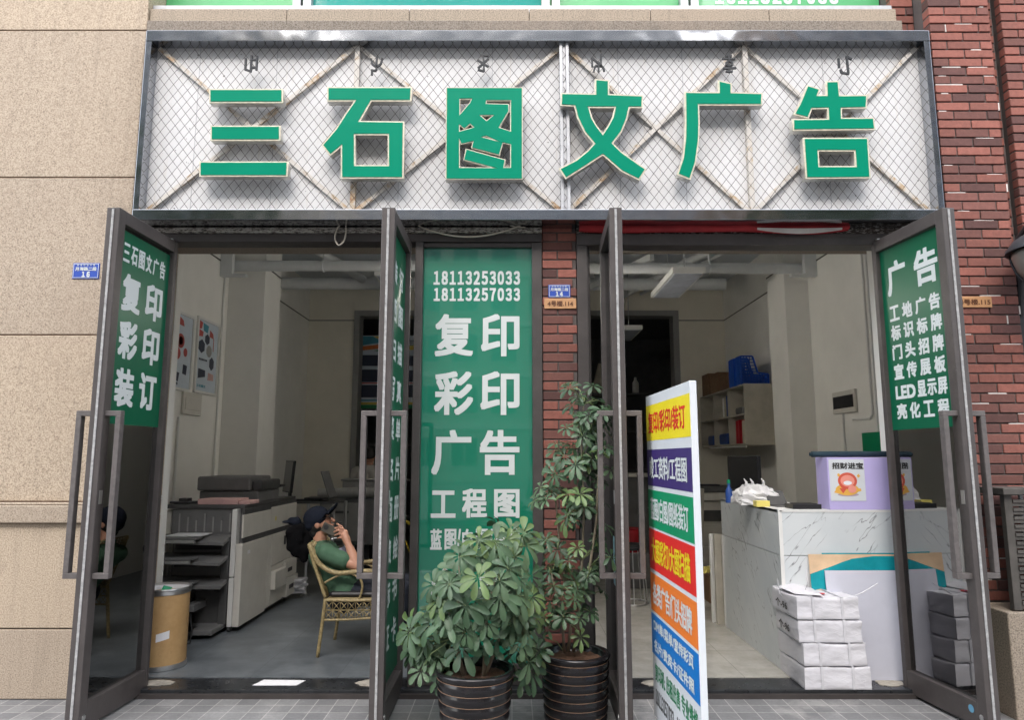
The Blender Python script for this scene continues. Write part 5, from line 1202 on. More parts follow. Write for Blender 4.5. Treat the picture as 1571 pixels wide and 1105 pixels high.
# paper packages
ps = [(0, 0, .0, 0), (.002, -.03, -.04, .02), (-.005, -.02, .02, -.025), (.0, -.012, .03, .015)]
plab = ['bottom white paper package of the stack by the right door', 'second white paper package from the bottom of the stack', 'third white paper package from the bottom, with handwritten marks', 'topmost white paper package with a red and blue stamp']
zb_ = .0505
xl, xr = P(1238, 1040, -.13).x, P(1337, 1040, -.13).x
for i, (dz, dx, dy, rot) in enumerate(ps):
    hh = .138; c = Vector(((xl + xr) / 2 - .012 * i, .10 + .004 * i, zb_))
    t = thing('paper_package', plab[i], 'package', c, R(0), 'wrapped paper packages stacked by the right door')
    bm = bmesh.new(); bmesh.ops.create_cube(bm, size=1); bmesh.ops.subdivide_edges(bm, edges=bm.edges[:], cuts=14, use_grid_fill=True)
    rnd = random.Random(i + 3); wx, wy = (xr - xl) + .02 * (i == 0), .43
    ph = [rnd.uniform(0, 6) for _ in range(12)]
    for v in bm.verts:
        x, y, q = v.co
        e = .012 * (math.sin(9 * x + ph[0]) * math.sin(7 * q + ph[1]) + math.sin(11 * y + ph[2] + 5 * q) * .7) + rnd.uniform(-.004, .004)
        rim = (abs(x) > .499) + (abs(y) > .499) + (abs(q) > .499)
        sc_ = 1 - .016 * (rim >= 2)
        v.co = Vector((x * wx * sc_ * (1 + e * .8), y * wy * sc_ * (1 + e), (q + .5) * hh * (.985 if q < 0 else 1) + (.006 * math.sin(8 * x + ph[3]) * math.cos(6 * y + ph[4]) + rnd.uniform(-.0015, .0015)) * (q > .49)))
        if q < -.49: v.co.z = .001
    me = bpy.data.meshes.new('wrapper'); bm.to_mesh(me); bm.free(); me.materials.append(M['wrap']); me.shade_smooth()
    try: me.set_sharp_from_angle(angle=R(50))
    except Exception: pass
    o = bpy.data.objects.new('wrapper', me); COL.objects.link(o); o.parent = t; t.rotation_euler.z = rot
    for sx_ in (-.24, .22):
        mb = MB(); xx = sx_ * wx; e = .008
        mb.box(xx - .008, xx + .008, -wy / 2 - e, wy / 2 + e, hh + .0055, hh + .0075); mb.box(xx - .008, xx + .008, -wy / 2 - e, -wy / 2 - e + .002, .004, hh + .0054); mb.build('strap', M['strap'], t, local=True)
    if i >= 2:
        mb = MB(); lf = (Vector((-wx / 2 - .009, .12, .03)), Vector((0, -1, 0)), Vector((0, 0, 1)), Vector((-1, 0, 0))); letters(mb, '个-96', (0, 0, .2, .06), lf, .002, .001); mb.build('handwriting', M['ink_black'], t, local=True)
    if i == 3:
        mb = MB(); mb.prism(ngon(.0, .0, .045, .03, 16), 0, .001, (Vector((-.01, -.1, hh + .0076)), Vector((1, 0, 0)), Vector((0, 1, 0)), Vector((0, 0, 1)))); mb.build('red_stamp', M['s_red'], t, local=True)
        mb = MB(); mb.prism(ngon(.0, .0, .025, .02, 3), .0011, .002, (Vector((-.01, -.1, hh + .0076)), Vector((1, 0, 0)), Vector((0, 1, 0)), Vector((0, 0, 1)))); mb.build('blue_stamp', M['s_blue'], t, local=True)
        for q in ([(-wx / 2 - .01, .0, hh - .03), (-wx / 2 - .045, -.05, hh - .005), (-wx / 2 - .06, -.06, hh + .10)], [(wx / 2 - .03, -.18, hh), (wx / 2 + .03, -.2, hh + .03), (wx / 2 + .14, -.2, hh + .09)], [(-.08, -.05, hh + .01), (-.07, -.08, hh + .08), (-.06, -.05, hh + .16)]):
            mb = MB(); mb.tube(q, .003, 6); mb.build('loose_strap_end', M['strap'], t, local=True)
        mb = MB(); mb.add([(-wx * .42, -.13, hh + .01), (-.02, -.20, hh + .012), (.02, .06, hh + .014), (-wx * .3, .16, hh + .05), (-wx * .5, .08, hh + .02)], [(0, 1, 2, 3, 4)]); mb.build('loose_flap', M['wrap'], t, local=True)
    zb_ += hh + .008
# wall shelf with cubbies
wc = thing('wall_cabinet', 'old cream cubbyhole cabinet hung on the right wall behind the column', 'cabinet', (3.25, 5.2, 1.72))
wx0, wx1, wy0, wy1, wz0, wz1 = 3.04, RR - .002, 4.2, 6.35, 1.72, 2.52
cb = lambda nm, *b: part(nm, 'cab', b, parent=wc, bevel=.002)
cb('end_panel', wx0, wx1, wy0, wy0 + .022, wz0, wz1); cb('end_panel', wx0, wx1, wy1 - .022, wy1, wz0, wz1)
cb('back_panel', wx1 - .015, wx1 - .0005, wy0 + .0225, wy1 - .0225, wz0, wz1)
for zz in (wz0, (wz0 + wz1) / 2 - .01, wz1 - .022): cb('shelf', wx0 + .002, wx1 - .0155, wy0 + .0225, wy1 - .0225, zz, zz + .0215)
for k in (1, 2): yy = wy0 + (wy1 - wy0) * k / 3; cb('divider', wx0 + .004, wx1 - .016, yy - .01, yy + .01, wz0 + .022, (wz0 + wz1) / 2 - .0105); cb('divider', wx0 + .004, wx1 - .016, yy - .01, yy + .01, (wz0 + wz1) / 2 + .012, wz1 - .0225)
mb = MB(); mb.tube([(wx0 + .02, wy0 + .05, wz0 - .02), (wx0 + .02, wy1 - .4, wz0 - .02)], .012, 8); mb.build('tube_lamp', M['white_plastic'], wc, smooth='auto')
zm = (wz0 + wz1) / 2 + .0125
for (y, z_, w_, h_, m_, l_) in ((4.33, wz0 + .022, .1, .30, 'cream_file', 'thick cream folder in the lower right cubbyhole'), (4.55, wz0 + .022, .06, .32, 'red_file', 'bright red folder in the lower right cubbyhole'), (4.63, wz0 + .022, .06, .31, 'red_file', 'second red folder leaning beside the bright red one'), (5.0, zm, .08, .3, 'blue_file', 'blue folder in the upper middle cubbyhole'), (5.12, zm, .05, .29, 'cream_file', 'cream folder in the upper middle cubbyhole'), (5.2, zm, .05, .28, 'white_plastic', 'white folder in the upper middle cubbyhole'), (5.1, wz0 + .022, .4, .16, 'blue_file', 'heap of dark blue cloth in the lower middle cubbyhole'), (5.8, wz0 + .022, .3, .15, 'blue_file', 'heap of dark blue cloth in the far lower cubbyhole'), (4.4, zm, .3, .1, 'mid_plastic', 'dark tray in the upper right cubbyhole')):
    mb = MB(); mb.box(wx0 + .03, wx1 - .06, y, y + w_, z_, z_ + h_)
    if w_ < .15: mb.box(wx0 + .027, wx0 + .0295, y + .01, y + w_ - .01, z_ + .05, z_ + .13)
    tag(mb.build('folder' if w_ < .15 else ('cloth_heap' if 'cloth' in l_ else 'tray'), M[m_], bevel=.004 if w_ < .15 else .03), l_, 'folder' if w_ < .15 else 'storage')
# blue baskets and boxes on the cabinet
def basket(y, label):
    t = thing('plastic_basket', label, 'basket', (3.25, y, wz1 + .002), 0, 'blue baskets on the wall cabinet'); zz = wz1 + .002
    prof = [(wx0 + .02, zz), (wx1 - .05, zz), (wx1 - .05, zz + .15), (wx1 - .17, zz + .15), (wx1 - .2, zz + .38), (wx0 + .02, zz + .38)]
    prof = [(wx0 + wx1 - a - .03, b) for a, b in prof]; prof = prof
    for yy in (y, y + .20):
        mb = MB()
        P0 = [(wx0 - .0 + a, b) for a, b in ((.0, zz), (.36, zz), (.36, zz + .13), (.22, zz + .15), (.16, zz + .37), (0, zz + .37))]
        for i in range(len(P0)): p, q = P0[i], P0[(i + 1) % len(P0)]; mb.bar((p[0], yy, p[1]), (q[0], yy, q[1]), .02, .02)
        for k in range(1, 9):
            z_ = zz + .37 * k / 9; mb.bar((wx0, yy, z_), (wx0 + (.35 if z_ < zz + .13 else .22 - .06 * (z_ - zz - .15) / .22), yy, z_), .008, .012)
        for k in range(1, 9):
            x = wx0 + .36 * k / 9; mb.bar((x, yy + .001, zz), (x, yy + .001, zz + (.37 if x < wx0 + .15 else .2 if x < wx0 + .2 else .14)), .008, .012)
        mb.build('side_lattice', M['blue_plastic'], t)
    mb = MB(); mb.box(wx0 - .004, wx0 + .004, y + .0105, y + .1895, zz, zz + .38); mb.box(wx0 + .0045, wx0 + .36, y + .0105, y + .1895, zz, zz + .008); mb.box(wx0 + .356, wx0 + .364, y + .0105, y + .1895, zz + .0085, zz + .13); mb.build('back_wall', M['blue_plastic'], t)
basket(4.28, 'blue lattice basket at the front end on the wall cabinet'); basket(4.56, 'blue lattice basket behind the front one on the wall cabinet')
for i, (y, w_, h_, l_) in enumerate(((4.95, .35, .22, 'brown cardboard box right behind the blue baskets'), (5.4, .4, .3, 'tall brown cardboard box on the wall cabinet'), (5.9, .36, .34, 'dark brown cardboard box at the far end of the wall cabinet'))):
    mb = MB(); mb.box(wx0 + .02, wx1 - .08, y, y + w_, wz1 + .001, wz1 + h_); mb.box(wx0 + .018, wx0 + .0195, y + w_ * .4, y + w_ * .6, wz1 + .002, wz1 + h_ - .002); tag(mb.build('cardboard_box', M['brown_box'], bevel=.004), l_, 'box')
# copier at the back right
cr = thing('office_copier', 'cream office copier at the back of the right room', 'copier', (2.6, 4.6, FL))
a, b = P(1066, 780, 4.3), P(1140, 780, 4.3)
part('body', 'cream_plastic', (a.x - .1, b.x, 4.3, 4.95, .12, .99), parent=cr); part('drawer', 'cream_plastic', (a.x - .08, b.x - .02, 4.28, 4.299, .14, .42), parent=cr); part('drawer', 'cream_plastic', (a.x - .08, b.x - .02, 4.28, 4.299, .44, .7), parent=cr); part('output_slot', 'dark_plastic', (a.x - .05, b.x - .1, 4.285, 4.299, .74, .88), parent=cr)
part('scanner', 'cream_plastic', (a.x - .12, b.x + .02, 4.26, 4.95, 1.0, 1.10), parent=cr, bevel=.015); part('scanner_lid', 'dark_plastic', (a.x - .1, b.x, 4.3, 4.93, 1.105, 1.18), parent=cr, bevel=.02); part('base', 'dark_plastic', (a.x - .08, b.x - .03, 4.33, 4.92, FL, .119), parent=cr)
mb = MB(); mb.box(a.x + .05, a.x + .4, 4.5, 4.7, 1.181, 1.2); tag(mb.build('black_folder', M['black'], bevel=.004), 'black folder lying on the cream copier lid', 'folder')
# leaning boards next to the copier, boxes on floor
for i, (x, m_, l_) in enumerate(((2.02, 'grey_plastic', 'tall grey board leaning beside the copier'), (2.12, 'cab', 'tall brownish board leaning beside the copier'))):
    mb = MB(); mb.bar((x, 3.5 + .02 * i, FL), (x + .06, 3.5 + .02 * i, 1.3 - .1 * i), .08, .5, up=Vector((0, 1, 0))); tag(mb.build('leaning_board', M[m_]), l_, 'board')
mb = MB(); mb.box(2.05, 2.4, 2.6, 3.0, FL, FL + .27); mb.box(2.048, 2.402, 2.77, 2.83, FL + .001, FL + .272); tag(mb.build('cardboard_box', M['brown_box'], bevel=.004), 'brown cardboard box on the floor behind the counter strips', 'box')
mb = MB(); mb.tube([(1.98, 2.5, FL + .35), (2.35, 2.9, FL + .33)], .035, 12); tag(mb.build('paper_roll', M['yellow_box'], smooth='auto'), 'pale yellow paper roll lying on the floor box', 'roll')
# round wire stool seen behind the third door and a red bag
st = thing('wire_stool', 'round stool with thin chrome wire legs in the right room', 'stool', (1.0, 2.6, FL))
sc0 = P(972, 950, 2.5); sx_ = sc0.x
mb = MB(); mb.tube([(sx_ + .17 * math.cos(2 * math.pi * k / 24), 2.6 + .17 * math.sin(2 * math.pi * k / 24), FL + .012) for k in range(24)], .008, 6, closed=True); mb.build('foot_ring', M['steel'], st, smooth=True)
for k in range(8): a0 = 2 * math.pi * k / 8; mb = MB(); mb.tube([(sx_ + .17 * math.cos(a0), 2.6 + .17 * math.sin(a0), FL + .012), (sx_ + .13 * math.cos(a0), 2.6 + .13 * math.sin(a0), FL + .55)], .005, 6); mb.build('leg', M['steel'], st)
mb = MB(); mb.lathe([(.0, .55), (.16, .55), (.17, .57), (.165, .60), (.0, .615)], (sx_, 2.6, FL), 28); mb.build('seat', M['black'], st, smooth='auto')
dk = thing('work_desk', 'dark desk with a cream top far back in the right room', 'desk', (1.2, 5.4, FL))
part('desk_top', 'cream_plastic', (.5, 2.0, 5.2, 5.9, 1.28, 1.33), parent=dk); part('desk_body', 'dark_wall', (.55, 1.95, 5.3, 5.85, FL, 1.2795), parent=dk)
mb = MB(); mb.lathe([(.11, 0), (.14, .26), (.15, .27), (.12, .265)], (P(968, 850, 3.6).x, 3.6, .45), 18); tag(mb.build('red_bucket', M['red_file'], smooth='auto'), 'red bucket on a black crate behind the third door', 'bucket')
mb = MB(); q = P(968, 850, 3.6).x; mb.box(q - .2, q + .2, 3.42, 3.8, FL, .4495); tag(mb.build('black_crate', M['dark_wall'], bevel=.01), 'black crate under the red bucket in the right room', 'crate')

# ------------------------------------------------------------------ standing service board on the pavement
dR = 3.4; XRt, XLt = .869, .832; YR, YL = CAM.y + dR, CAM.y + dR * 1.275
zT, zB = 1.55 + .1107 * dR, .06
sb = thing('standing_board', 'white standing board with coloured service bands on the pavement', 'sign board', (XRt, YR, 0))
o_ = Vector((XLt, YL, zB)); e_ = Vector((XRt - XLt, YR - YL, 0)); BW = e_.length; e_.normalize(); n_ = Vector((-abs(e_.y), 0, 0)); n_ = Vector((e_.y, -e_.x, 0)); BH = zT - zB
if n_.x > 0: n_ = -n_
fr = (o_, e_, FZ, n_)
mb = MB(); mb.prism(rect(0, 0, BW, BH), -.034, 0, fr); mb.build('board_body', M['sign_white'], sb, bevel=.003)
mb = MB()
for q in (.12, BW - .12): p = o_ + e_ * q; mb.tube([p + n_ * .22 + Vector((0, 0, .012 - zB)), p + n_ * .01 + Vector((0, 0, .012 - zB)), p + n_ * -.1 + Vector((0, 0, .012 - zB)), p + n_ * -.32 + Vector((0, 0, .012 - zB))], .011, 8); mb.tube([p + n_ * -.04 + Vector((0, 0, .012 - zB)), p + n_ * -.04], .011, 8)
mb.build('foot_rails', M['steel'], sb, smooth='auto')
def zr(v): return CAM.z + dR * math.tan(math.atan((552.5 - v) / F_PX) + PITCH)     # height at the near edge for a photo row
bands = [('s_yellow', 603, 670, [('复印/彩印/装订', 's_red')]), ('s_indigo', 687, 756, [('竣工资料/工程图', 'white_vinyl')]), ('s_green', 764, 836, [('蓝图/白图/图纸装订', 'white_vinyl')]), ('s_red', 840, 918, [('大图彩打/大图扫描', 's_yellow')]),
         ('s_orange', 926, 1000, [('各类广告/门头招牌', 'white_vinyl')]), ('s_blue', 1006, 1086, [('DM单/菜单/宣传彩页', 'white_vinyl'), ('名片/贵宾卡/证件照', 'white_vinyl')])]
for m_, v0, v1, tx in bands:
    z1, z0 = zr(v0) - zB, zr(v1) - zB; mb = MB(); mb.prism(rect(.004, z0, BW - .006, z1), .0004, .0012, fr); bd = mb.build('colour_band', M[m_], sb)
    for i, (s, tm) in enumerate(tx):
        hh = (z1 - z0) / len(tx); a0 = z1 - hh * (i + 1)
        mb = MB(); letters(mb, s, (.06, a0 + hh * .2, BW - .09, a0 + hh * .8), (fr[0] + n_ * .0013, e_, FZ, n_), (.0075 if len(tx) == 1 else .005, .004), .0006); mb.build('lettering', M[tm], bd)
mb = MB(); z1 = zr(1086) - zB; letters(mb, '复印机: 出租出售 专业维修', (.06, z1 - .14, BW - .05, z1 - .04), fr, (.004, .003), .0008); mb.build('green_lettering', M['ink_green'], sb)
for nn, qa, qb in (('18113257033', .06, BW * .48), ('18113253033', BW * .54, BW - .05)): mb = MB(); digits(mb, nn, (qa, z1 - .27, qb, z1 - .185), fr, .003, .0008); mb.build('phone_number', M['ink_black'], sb)

# ------------------------------------------------------------------ potted schefflera plants
def pot(root, c, rt, rb, h, ribs, lean=0):
    prof = [(rb * .96, 0), (rb, .01)]
    for k in range(ribs):
        t0, t1 = (k + .0) / ribs, (k + 1.0) / ribs; zz0, zz1 = .02 + (h - .06) * t0, .02 + (h - .06) * t1
        for q in (0.02, .25, .5, .75, .97):
            t = t0 + (t1 - t0) * q; rr = rb + (rt * .96 - rb) * t; prof.append((rr + .011 * math.sin(math.pi * q) ** .7, zz0 + (zz1 - zz0) * q))
    prof += [(rt * .96, h - .035), (rt, h - .028), (rt + .008, h - .012), (rt + .002, h), (rt - .02, h), (rt - .028, h - .015), (rt - .03, h - .06), (.02, h - .07)]
    mb = MB(); mb.lathe(prof, c, 56); p = mb.build('pot', M['terracotta_glaze'], root, smooth=True)
    mb = MB()
    for k in range(ribs + 1):
        t = k / ribs; rr = rb + (rt * .96 - rb) * t + .0025; z_ = .02 + (h - .06) * t
        mb.tube([(c[0] + rr * math.cos(a), c[1] + rr * math.sin(a), c[2] + z_) for a in [2 * math.pi * i / 48 for i in range(48)]], .0021, 5, closed=True)
    mb.build('ridge_lines', M['pot_line'], p, smooth=True)
    mb = MB(); n = 36; rings = [rt - .029, rt * .8, rt * .55, rt * .3, .02]
    for i, q in enumerate(rings):
        for k in range(n): mb.v.append((c[0] + q * math.cos(2 * math.pi * k / n), c[1] + q * math.sin(2 * math.pi * k / n), c[2] + h - .045 + (random.uniform(-.008, .014) if i else 0)))
    for i in range(len(rings) - 1):
        for k in range(n): mb.f.append((i * n + k, i * n + (k + 1) % n, (i + 1) * n + (k + 1) % n, (i + 1) * n + k)); mb.c.append(None)
    mb.f.append(tuple(4 * n + k for k in range(n))); mb.c.append(None)
    mb.build('soil', M['soil'], root, smooth=True)
def leaflet(mb, base, d, nrm, L, Wd, droop, tone):
    """obovate leaflet from base along d, folded along its midrib, curving down"""
    d = d.normalized(); s = d.cross(nrm).normalized(); n = s.cross(d).normalized()
    rows = [(0, .02), (.12, .10), (.32, .52), (.55, .86), (.75, 1.0), (.9, .78), (1.0, .16)]
    vs = []
    for t, w in rows:
        p = base + d * (L * t) - n * 0 + Vector((0, 0, -1)) * (droop * L * t * t) + n * (.10 * L * math.sin(math.pi * min(1, t)) * .6)
        hw = w * Wd / 2
        vs += [p - s * hw + n * hw * .32, p, p + s * hw + n * hw * .32]
    fs = []
    for i in range(len(rows) - 1):
        for k in (0, 1): fs.append((i * 3 + k, i * 3 + k + 1, i * 3 + k + 4, i * 3 + k + 3))
    mb.cur = tone; mb.add(vs, fs); mb.cur = None
def whorl(mb, stalks, hub, axis, L, rnd, tone, root=None, n=None):
    axis = axis.normalized(); n = n or rnd.randint(7, 9)
    a = axis.cross(Vector((.3, .2, 1))); a = a.normalized() if a.length > .1 else Vector((1, 0, 0)); b = axis.cross(a)
    ph = rnd.uniform(0, 6)
    for k in range(n):
        an = ph + 2 * math.pi * k / n + rnd.uniform(-.14, .14)
        out = a * math.cos(an) + b * math.sin(an); tilt = rnd.uniform(-.1, .3)
        d = out * math.cos(tilt) - axis * math.sin(tilt) * .8
        l_ = L * rnd.uniform(.75, 1.1); g = rnd.uniform(.82, 1.2)
        leaflet(mb, hub + out * .006, d, axis + Vector((rnd.uniform(-.2, .2), rnd.uniform(-.2, .2), rnd.uniform(-.1, .1))), l_, l_ * rnd.uniform(.34, .43), rnd.uniform(.02, .30), tuple(c * g for c in tone))
    if root is not None:
        mid = (root + hub) / 2 + Vector((rnd.uniform(-.02, .02), rnd.uniform(-.02, .02), .02)); stalks.tube([root, mid, hub], [.0035, .003, .0022], 5)
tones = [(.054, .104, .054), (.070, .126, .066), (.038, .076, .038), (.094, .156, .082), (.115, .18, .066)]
def plant_bush():
    rnd = random.Random(12); c = (-.205, -.86, 0)
    t = thing('potted_plant', 'bushy potted umbrella tree with dense leaf whorls in a wide black pot', 'potted plant', c)
    pot(t, c, .215, .165, .40, 6)
    fo, stl, wd = MB(), MB(), MB()
    stems = []
    for k in range(7):
        a = rnd.uniform(0, 6.28); b0 = Vector((c[0] + .06 * math.cos(a), c[1] + .06 * math.sin(a), .35)); tip = Vector((c[0] + .19 * math.cos(a) + rnd.uniform(-.03, .03), c[1] + .19 * math.sin(a), rnd.uniform(.7, 1.05)))
        m = (b0 + tip) / 2 + Vector((rnd.uniform(-.03, .03), rnd.uniform(-.03, .03), .03)); wd.tube([b0, m, tip], [.011, .009, .006], 7); stems.append((b0, m, tip))
    A = [(420,175),(530,190),(720,130),(735,210),(290,285),(500,290),(620,370),(280,380),(415,430),(220,470),(260,540),(380,580),(560,560),(680,555),(120,650),(250,650),(320,720),(480,740),(640,740),(740,780),(540,820),(430,800),(300,910),(160,960),(90,830),(70,950),(700,860),(470,900),(760,1000),(330,800),(200,730),(620,640),(720,680),(440,680),(560,450),(690,440),(660,290),(400,250),(330,620),(160,500),(150,580),(600,180),(640,120),(770,420),(780,560),(790,690)]
    B = [(140,710),(200,760),(150,790),(250,845),(180,900),(262,930),(300,965),(230,540),(275,640),(640,905),(560,640),(225,700),(130,740),(650,850),(600,930)]
    pts = [(640 + a / 4.42, 790 + b / 4.42) for a, b in A] + [(580 + a / 2.7275, 700 + b / 2.7275) for a, b in B]
    for k, (u, v) in enumerate(pts):
        ed = min(1, ((u - 735) / 105) ** 2 + ((v - 910) / 120) ** 2); Y = -1.10 + .27 * ed + rnd.uniform(-.06, .06)
        p = P(u, v, Y); s_ = min(stems, key=lambda s: (s[2] - p).length); root = s_[1] if p.z < .7 else s_[2]
        side = (u - 735) / 110
        ax = Vector((side * .7 + rnd.uniform(-.3, .3), -.85, .45 + rnd.uniform(-.25, .35)))
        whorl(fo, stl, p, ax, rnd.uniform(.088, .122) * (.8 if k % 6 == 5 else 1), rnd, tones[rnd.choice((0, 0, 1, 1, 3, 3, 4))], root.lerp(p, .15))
    for k in range(46):      # the inner and rear whorls that the front ones half hide
        u, v = rnd.choice(pts); u += rnd.uniform(-26, 26); v += rnd.uniform(-14, 26); Y = rnd.uniform(-.92, -.6)
        p = P(min(840, max(640, u)), min(1000, max(805, v)), Y)
        s_ = min(stems, key=lambda s: (s[2] - p).length)
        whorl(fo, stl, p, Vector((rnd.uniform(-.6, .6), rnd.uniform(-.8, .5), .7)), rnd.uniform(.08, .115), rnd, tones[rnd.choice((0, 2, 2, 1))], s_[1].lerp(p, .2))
    mb = wd; mb.build('woody_stem', M['stem'], t, smooth=True); stl.build('leaf_stalks', M['green_stem'], t, smooth=True); fo.build('foliage', M['leaf'], t, smooth=True)
def plant_tall():
    rnd = random.Random(5); c = (.375, -.55, 0)
    t = thing('potted_plant', 'tall leggy potted umbrella tree against the brick pillar in a ribbed black pot', 'potted plant', c)
    pot(t, c, .203, .175, .405, 7)
    fo, stl, wd = MB(), MB(), MB(); Yp = -.55
    px = lambda u, v, dy=0: P(u, v, Yp + dy)
    S = [[(872, 1000, 0), (876, 960, 0), (868, 900, .02), (858, 830, .03), (852, 760, .04), (862, 700, .03)],
         [(880, 1000, .02), (888, 940, 0), (893, 860, -.02), (896, 780, -.03), (893, 700, -.02), (888, 650, 0), (897, 620, .0)],
         [(866, 1002, -.02), (862, 950, -.05), (850, 900, -.06), (846, 880, -.05)],
         [(888, 930, 0), (905, 870, -.05), (915, 800, -.06), (918, 720, -.05), (912, 650, -.02)]]
    for s in S:
        pts = [px(u, v, d) for u, v, d in s]; wd.tube(pts, [.0105 - .007 * i / (len(pts) - 1) for i in range(len(pts))], 7)
    clusters = [(905, 612, 12, 34, 26), (922, 650, 8, 22, 34), (900, 660, 7, 30, 30), (882, 640, 4, 20, 20), (880, 720, 12, 40, 44), (860, 700, 6, 26, 20), (925, 740, 8, 16, 50), (910, 700, 6, 20, 40), (893, 790, 9, 40, 30), (860, 770, 7, 30, 30), (925, 830, 8, 14, 50), (905, 850, 4, 20, 40), (855, 900, 14, 36, 36), (880, 930, 9, 40, 26), (850, 860, 6, 24, 20), (842, 820, 4, 14, 20), (905, 900, 5, 22, 30), (870, 960, 5, 40, 20), (845, 960, 4, 18, 24)]
    for u, v, n, ru, rv in clusters:
        for _ in range(int(n * 1.1)):
            p = px(u + rnd.uniform(-ru, ru), v + rnd.uniform(-rv, rv), rnd.uniform(-.16, .12))
            near = min((q for s in S for q in s), key=lambda q: (px(*q) - p).length)
            root = px(*near); ax = (p - root + Vector((0, -.05, .10))).normalized()
            whorl(fo, stl, p, ax + Vector((0, -.25, .25)), rnd.uniform(.055, .086), rnd, tones[rnd.choice((0, 1, 2, 2, 3, 4))], root, rnd.randint(6, 8))
    for _ in range(6):
        p = px(825 + rnd.uniform(-12, 14), 752 + rnd.uniform(-10, 20), rnd.uniform(-.1, 0)); whorl(fo, stl, p, Vector((-.5, -.4, .5)), .06, rnd, tones[3], px(852, 760, .04), 6)
    wd.build('woody_stem', M['stem'], t, smooth=True); stl.build('leaf_stalks', M['green_stem'], t, smooth=True); fo.build('foliage', M['leaf'], t, smooth=True)
plant_bush(); plant_tall()

# ------------------------------------------------------------------ rattan chair, seated person, jacket
YN, YF = .62, 1.14
ch = thing('rattan_chair', 'woven golden rattan armchair holding the seated person', 'chair', (P(520, 940, .88).x, .88, FL))
XF = P(608, 918, YN).x
def cane(pts, r, nm='cane_frame', Ys=None):
    out = []
    for i in range(len(pts) - 1):
        p0, p1, p2, p3 = pts[max(i - 1, 0)], pts[i], pts[i + 1], pts[min(i + 2, len(pts) - 1)]
        for k in range(5):
            t = k / 5; out.append(.5 * ((2 * p1) + (p2 - p0) * t + (2 * p0 - 5 * p1 + 4 * p2 - p3) * t * t + (3 * p1 - p0 - 3 * p2 + p3) * t ** 3))
    out.append(pts[-1]); mb = MB(); mb.tube(out, r, 8); return mb.build(nm, M['cane'], ch, smooth=True)
for Yc in (YN, YF):
    q = lambda u, v: Vector((P(u, v, YN).x, Yc, P(u, v, YN).z))
    cane([q(474, 835), q(480, 860), q(490, 890), q(499, 918)], .013, 'back_post')
    cane([q(475, 838), q(487, 862), q(501, 874), q(520, 880), q(555, 877), q(600, 878)], .019, 'arm_rest')
    cane([q(498, 895), q(510, 888), q(528, 880)], .008, 'brace'); cane([q(540, 881), q(552, 888), q(556, 902), q(551, 921)], .009, 'arm_support')
    cane([q(497, 921), q(540, 922), q(608, 920)], .013, 'seat_rail'); cane([q(496, 952), q(540, 951), q(606, 946)], .009, 'lower_rail')
    a = q(499, 920); cane([a, Vector((q(495, 952).x, Yc, q(495, 952).z)), Vector((P(487, 1010, YN).x, Yc, FL))], .014, 'leg')
    cane([q(606, 920), Vector((q(606, 950).x, Yc, q(606, 950).z)), Vector((q(606, 920).x + .06, Yc, FL))], .014, 'leg')
    mb = MB(); A, B = q(499, 923), q(495, 951); x0, x1 = A.x, q(604, 920).x; n = 9; dz = (A.z - B.z) / 2
    for i in range(n):
        xa, xb = x0 + (x1 - x0) * i / n, x0 + (x1 - x0) * (i + 1) / n
        for k in (0, 1):
            zt0, zt1 = A.z - dz * k, A.z - dz * (k + 1)
            mb.tube([(xa, Yc - .003, zt0), (xb, Yc - .003, zt1)], .0034, 5); mb.tube([(xa, Yc + .003, zt1), (xb, Yc + .003, zt0)], .0034, 5); mb.tube([(xa, Yc, zt0), (xa, Yc, zt1)], .0028, 5)
    mb.tube([(x0, Yc, A.z - dz), (x1, Yc, A.z - dz)], .005, 6); mb.build('woven_side', M['cane'], ch, smooth=True)
q = lambda u, v: (P(u, v, YN).x, P(u, v, YN).z)
mb = MB(); cs = [q(474, 835), q(480, 860), q(490, 890), q(499, 918)]
for k in range(13):
    yy = YN + .02 + (YF - YN - .04) * k / 12; mb.tube([(a, yy, b) for a, b in cs], .007, 5)
for k in range(17):
    t = k / 16 * 2.999; i = int(t); f_ = t - i; a = cs[i][0] + (cs[i + 1][0] - cs[i][0]) * f_; b = cs[i][1] + (cs[i + 1][1] - cs[i][1]) * f_; mb.tube([(a, YN, b), (a - .02, (YN + YF) / 2, b), (a, YF, b)], .007, 5)
mb.build('woven_back', M['cane'], ch, smooth=True)
sx, sz = q(499, 920); mb = MB(); mb.box(sx + .01, XF - .01, YN + .015, YF - .015, sz - .01, sz + .006); mb.build('seat', M['cane'], ch, bevel=.004)
mb = MB(); mb.box(sx + .02, XF - .02, YN + .03, YF - .03, sz + .0065, sz + .05); mb.build('seat_cushion', M['black'], ch, bevel=.02)

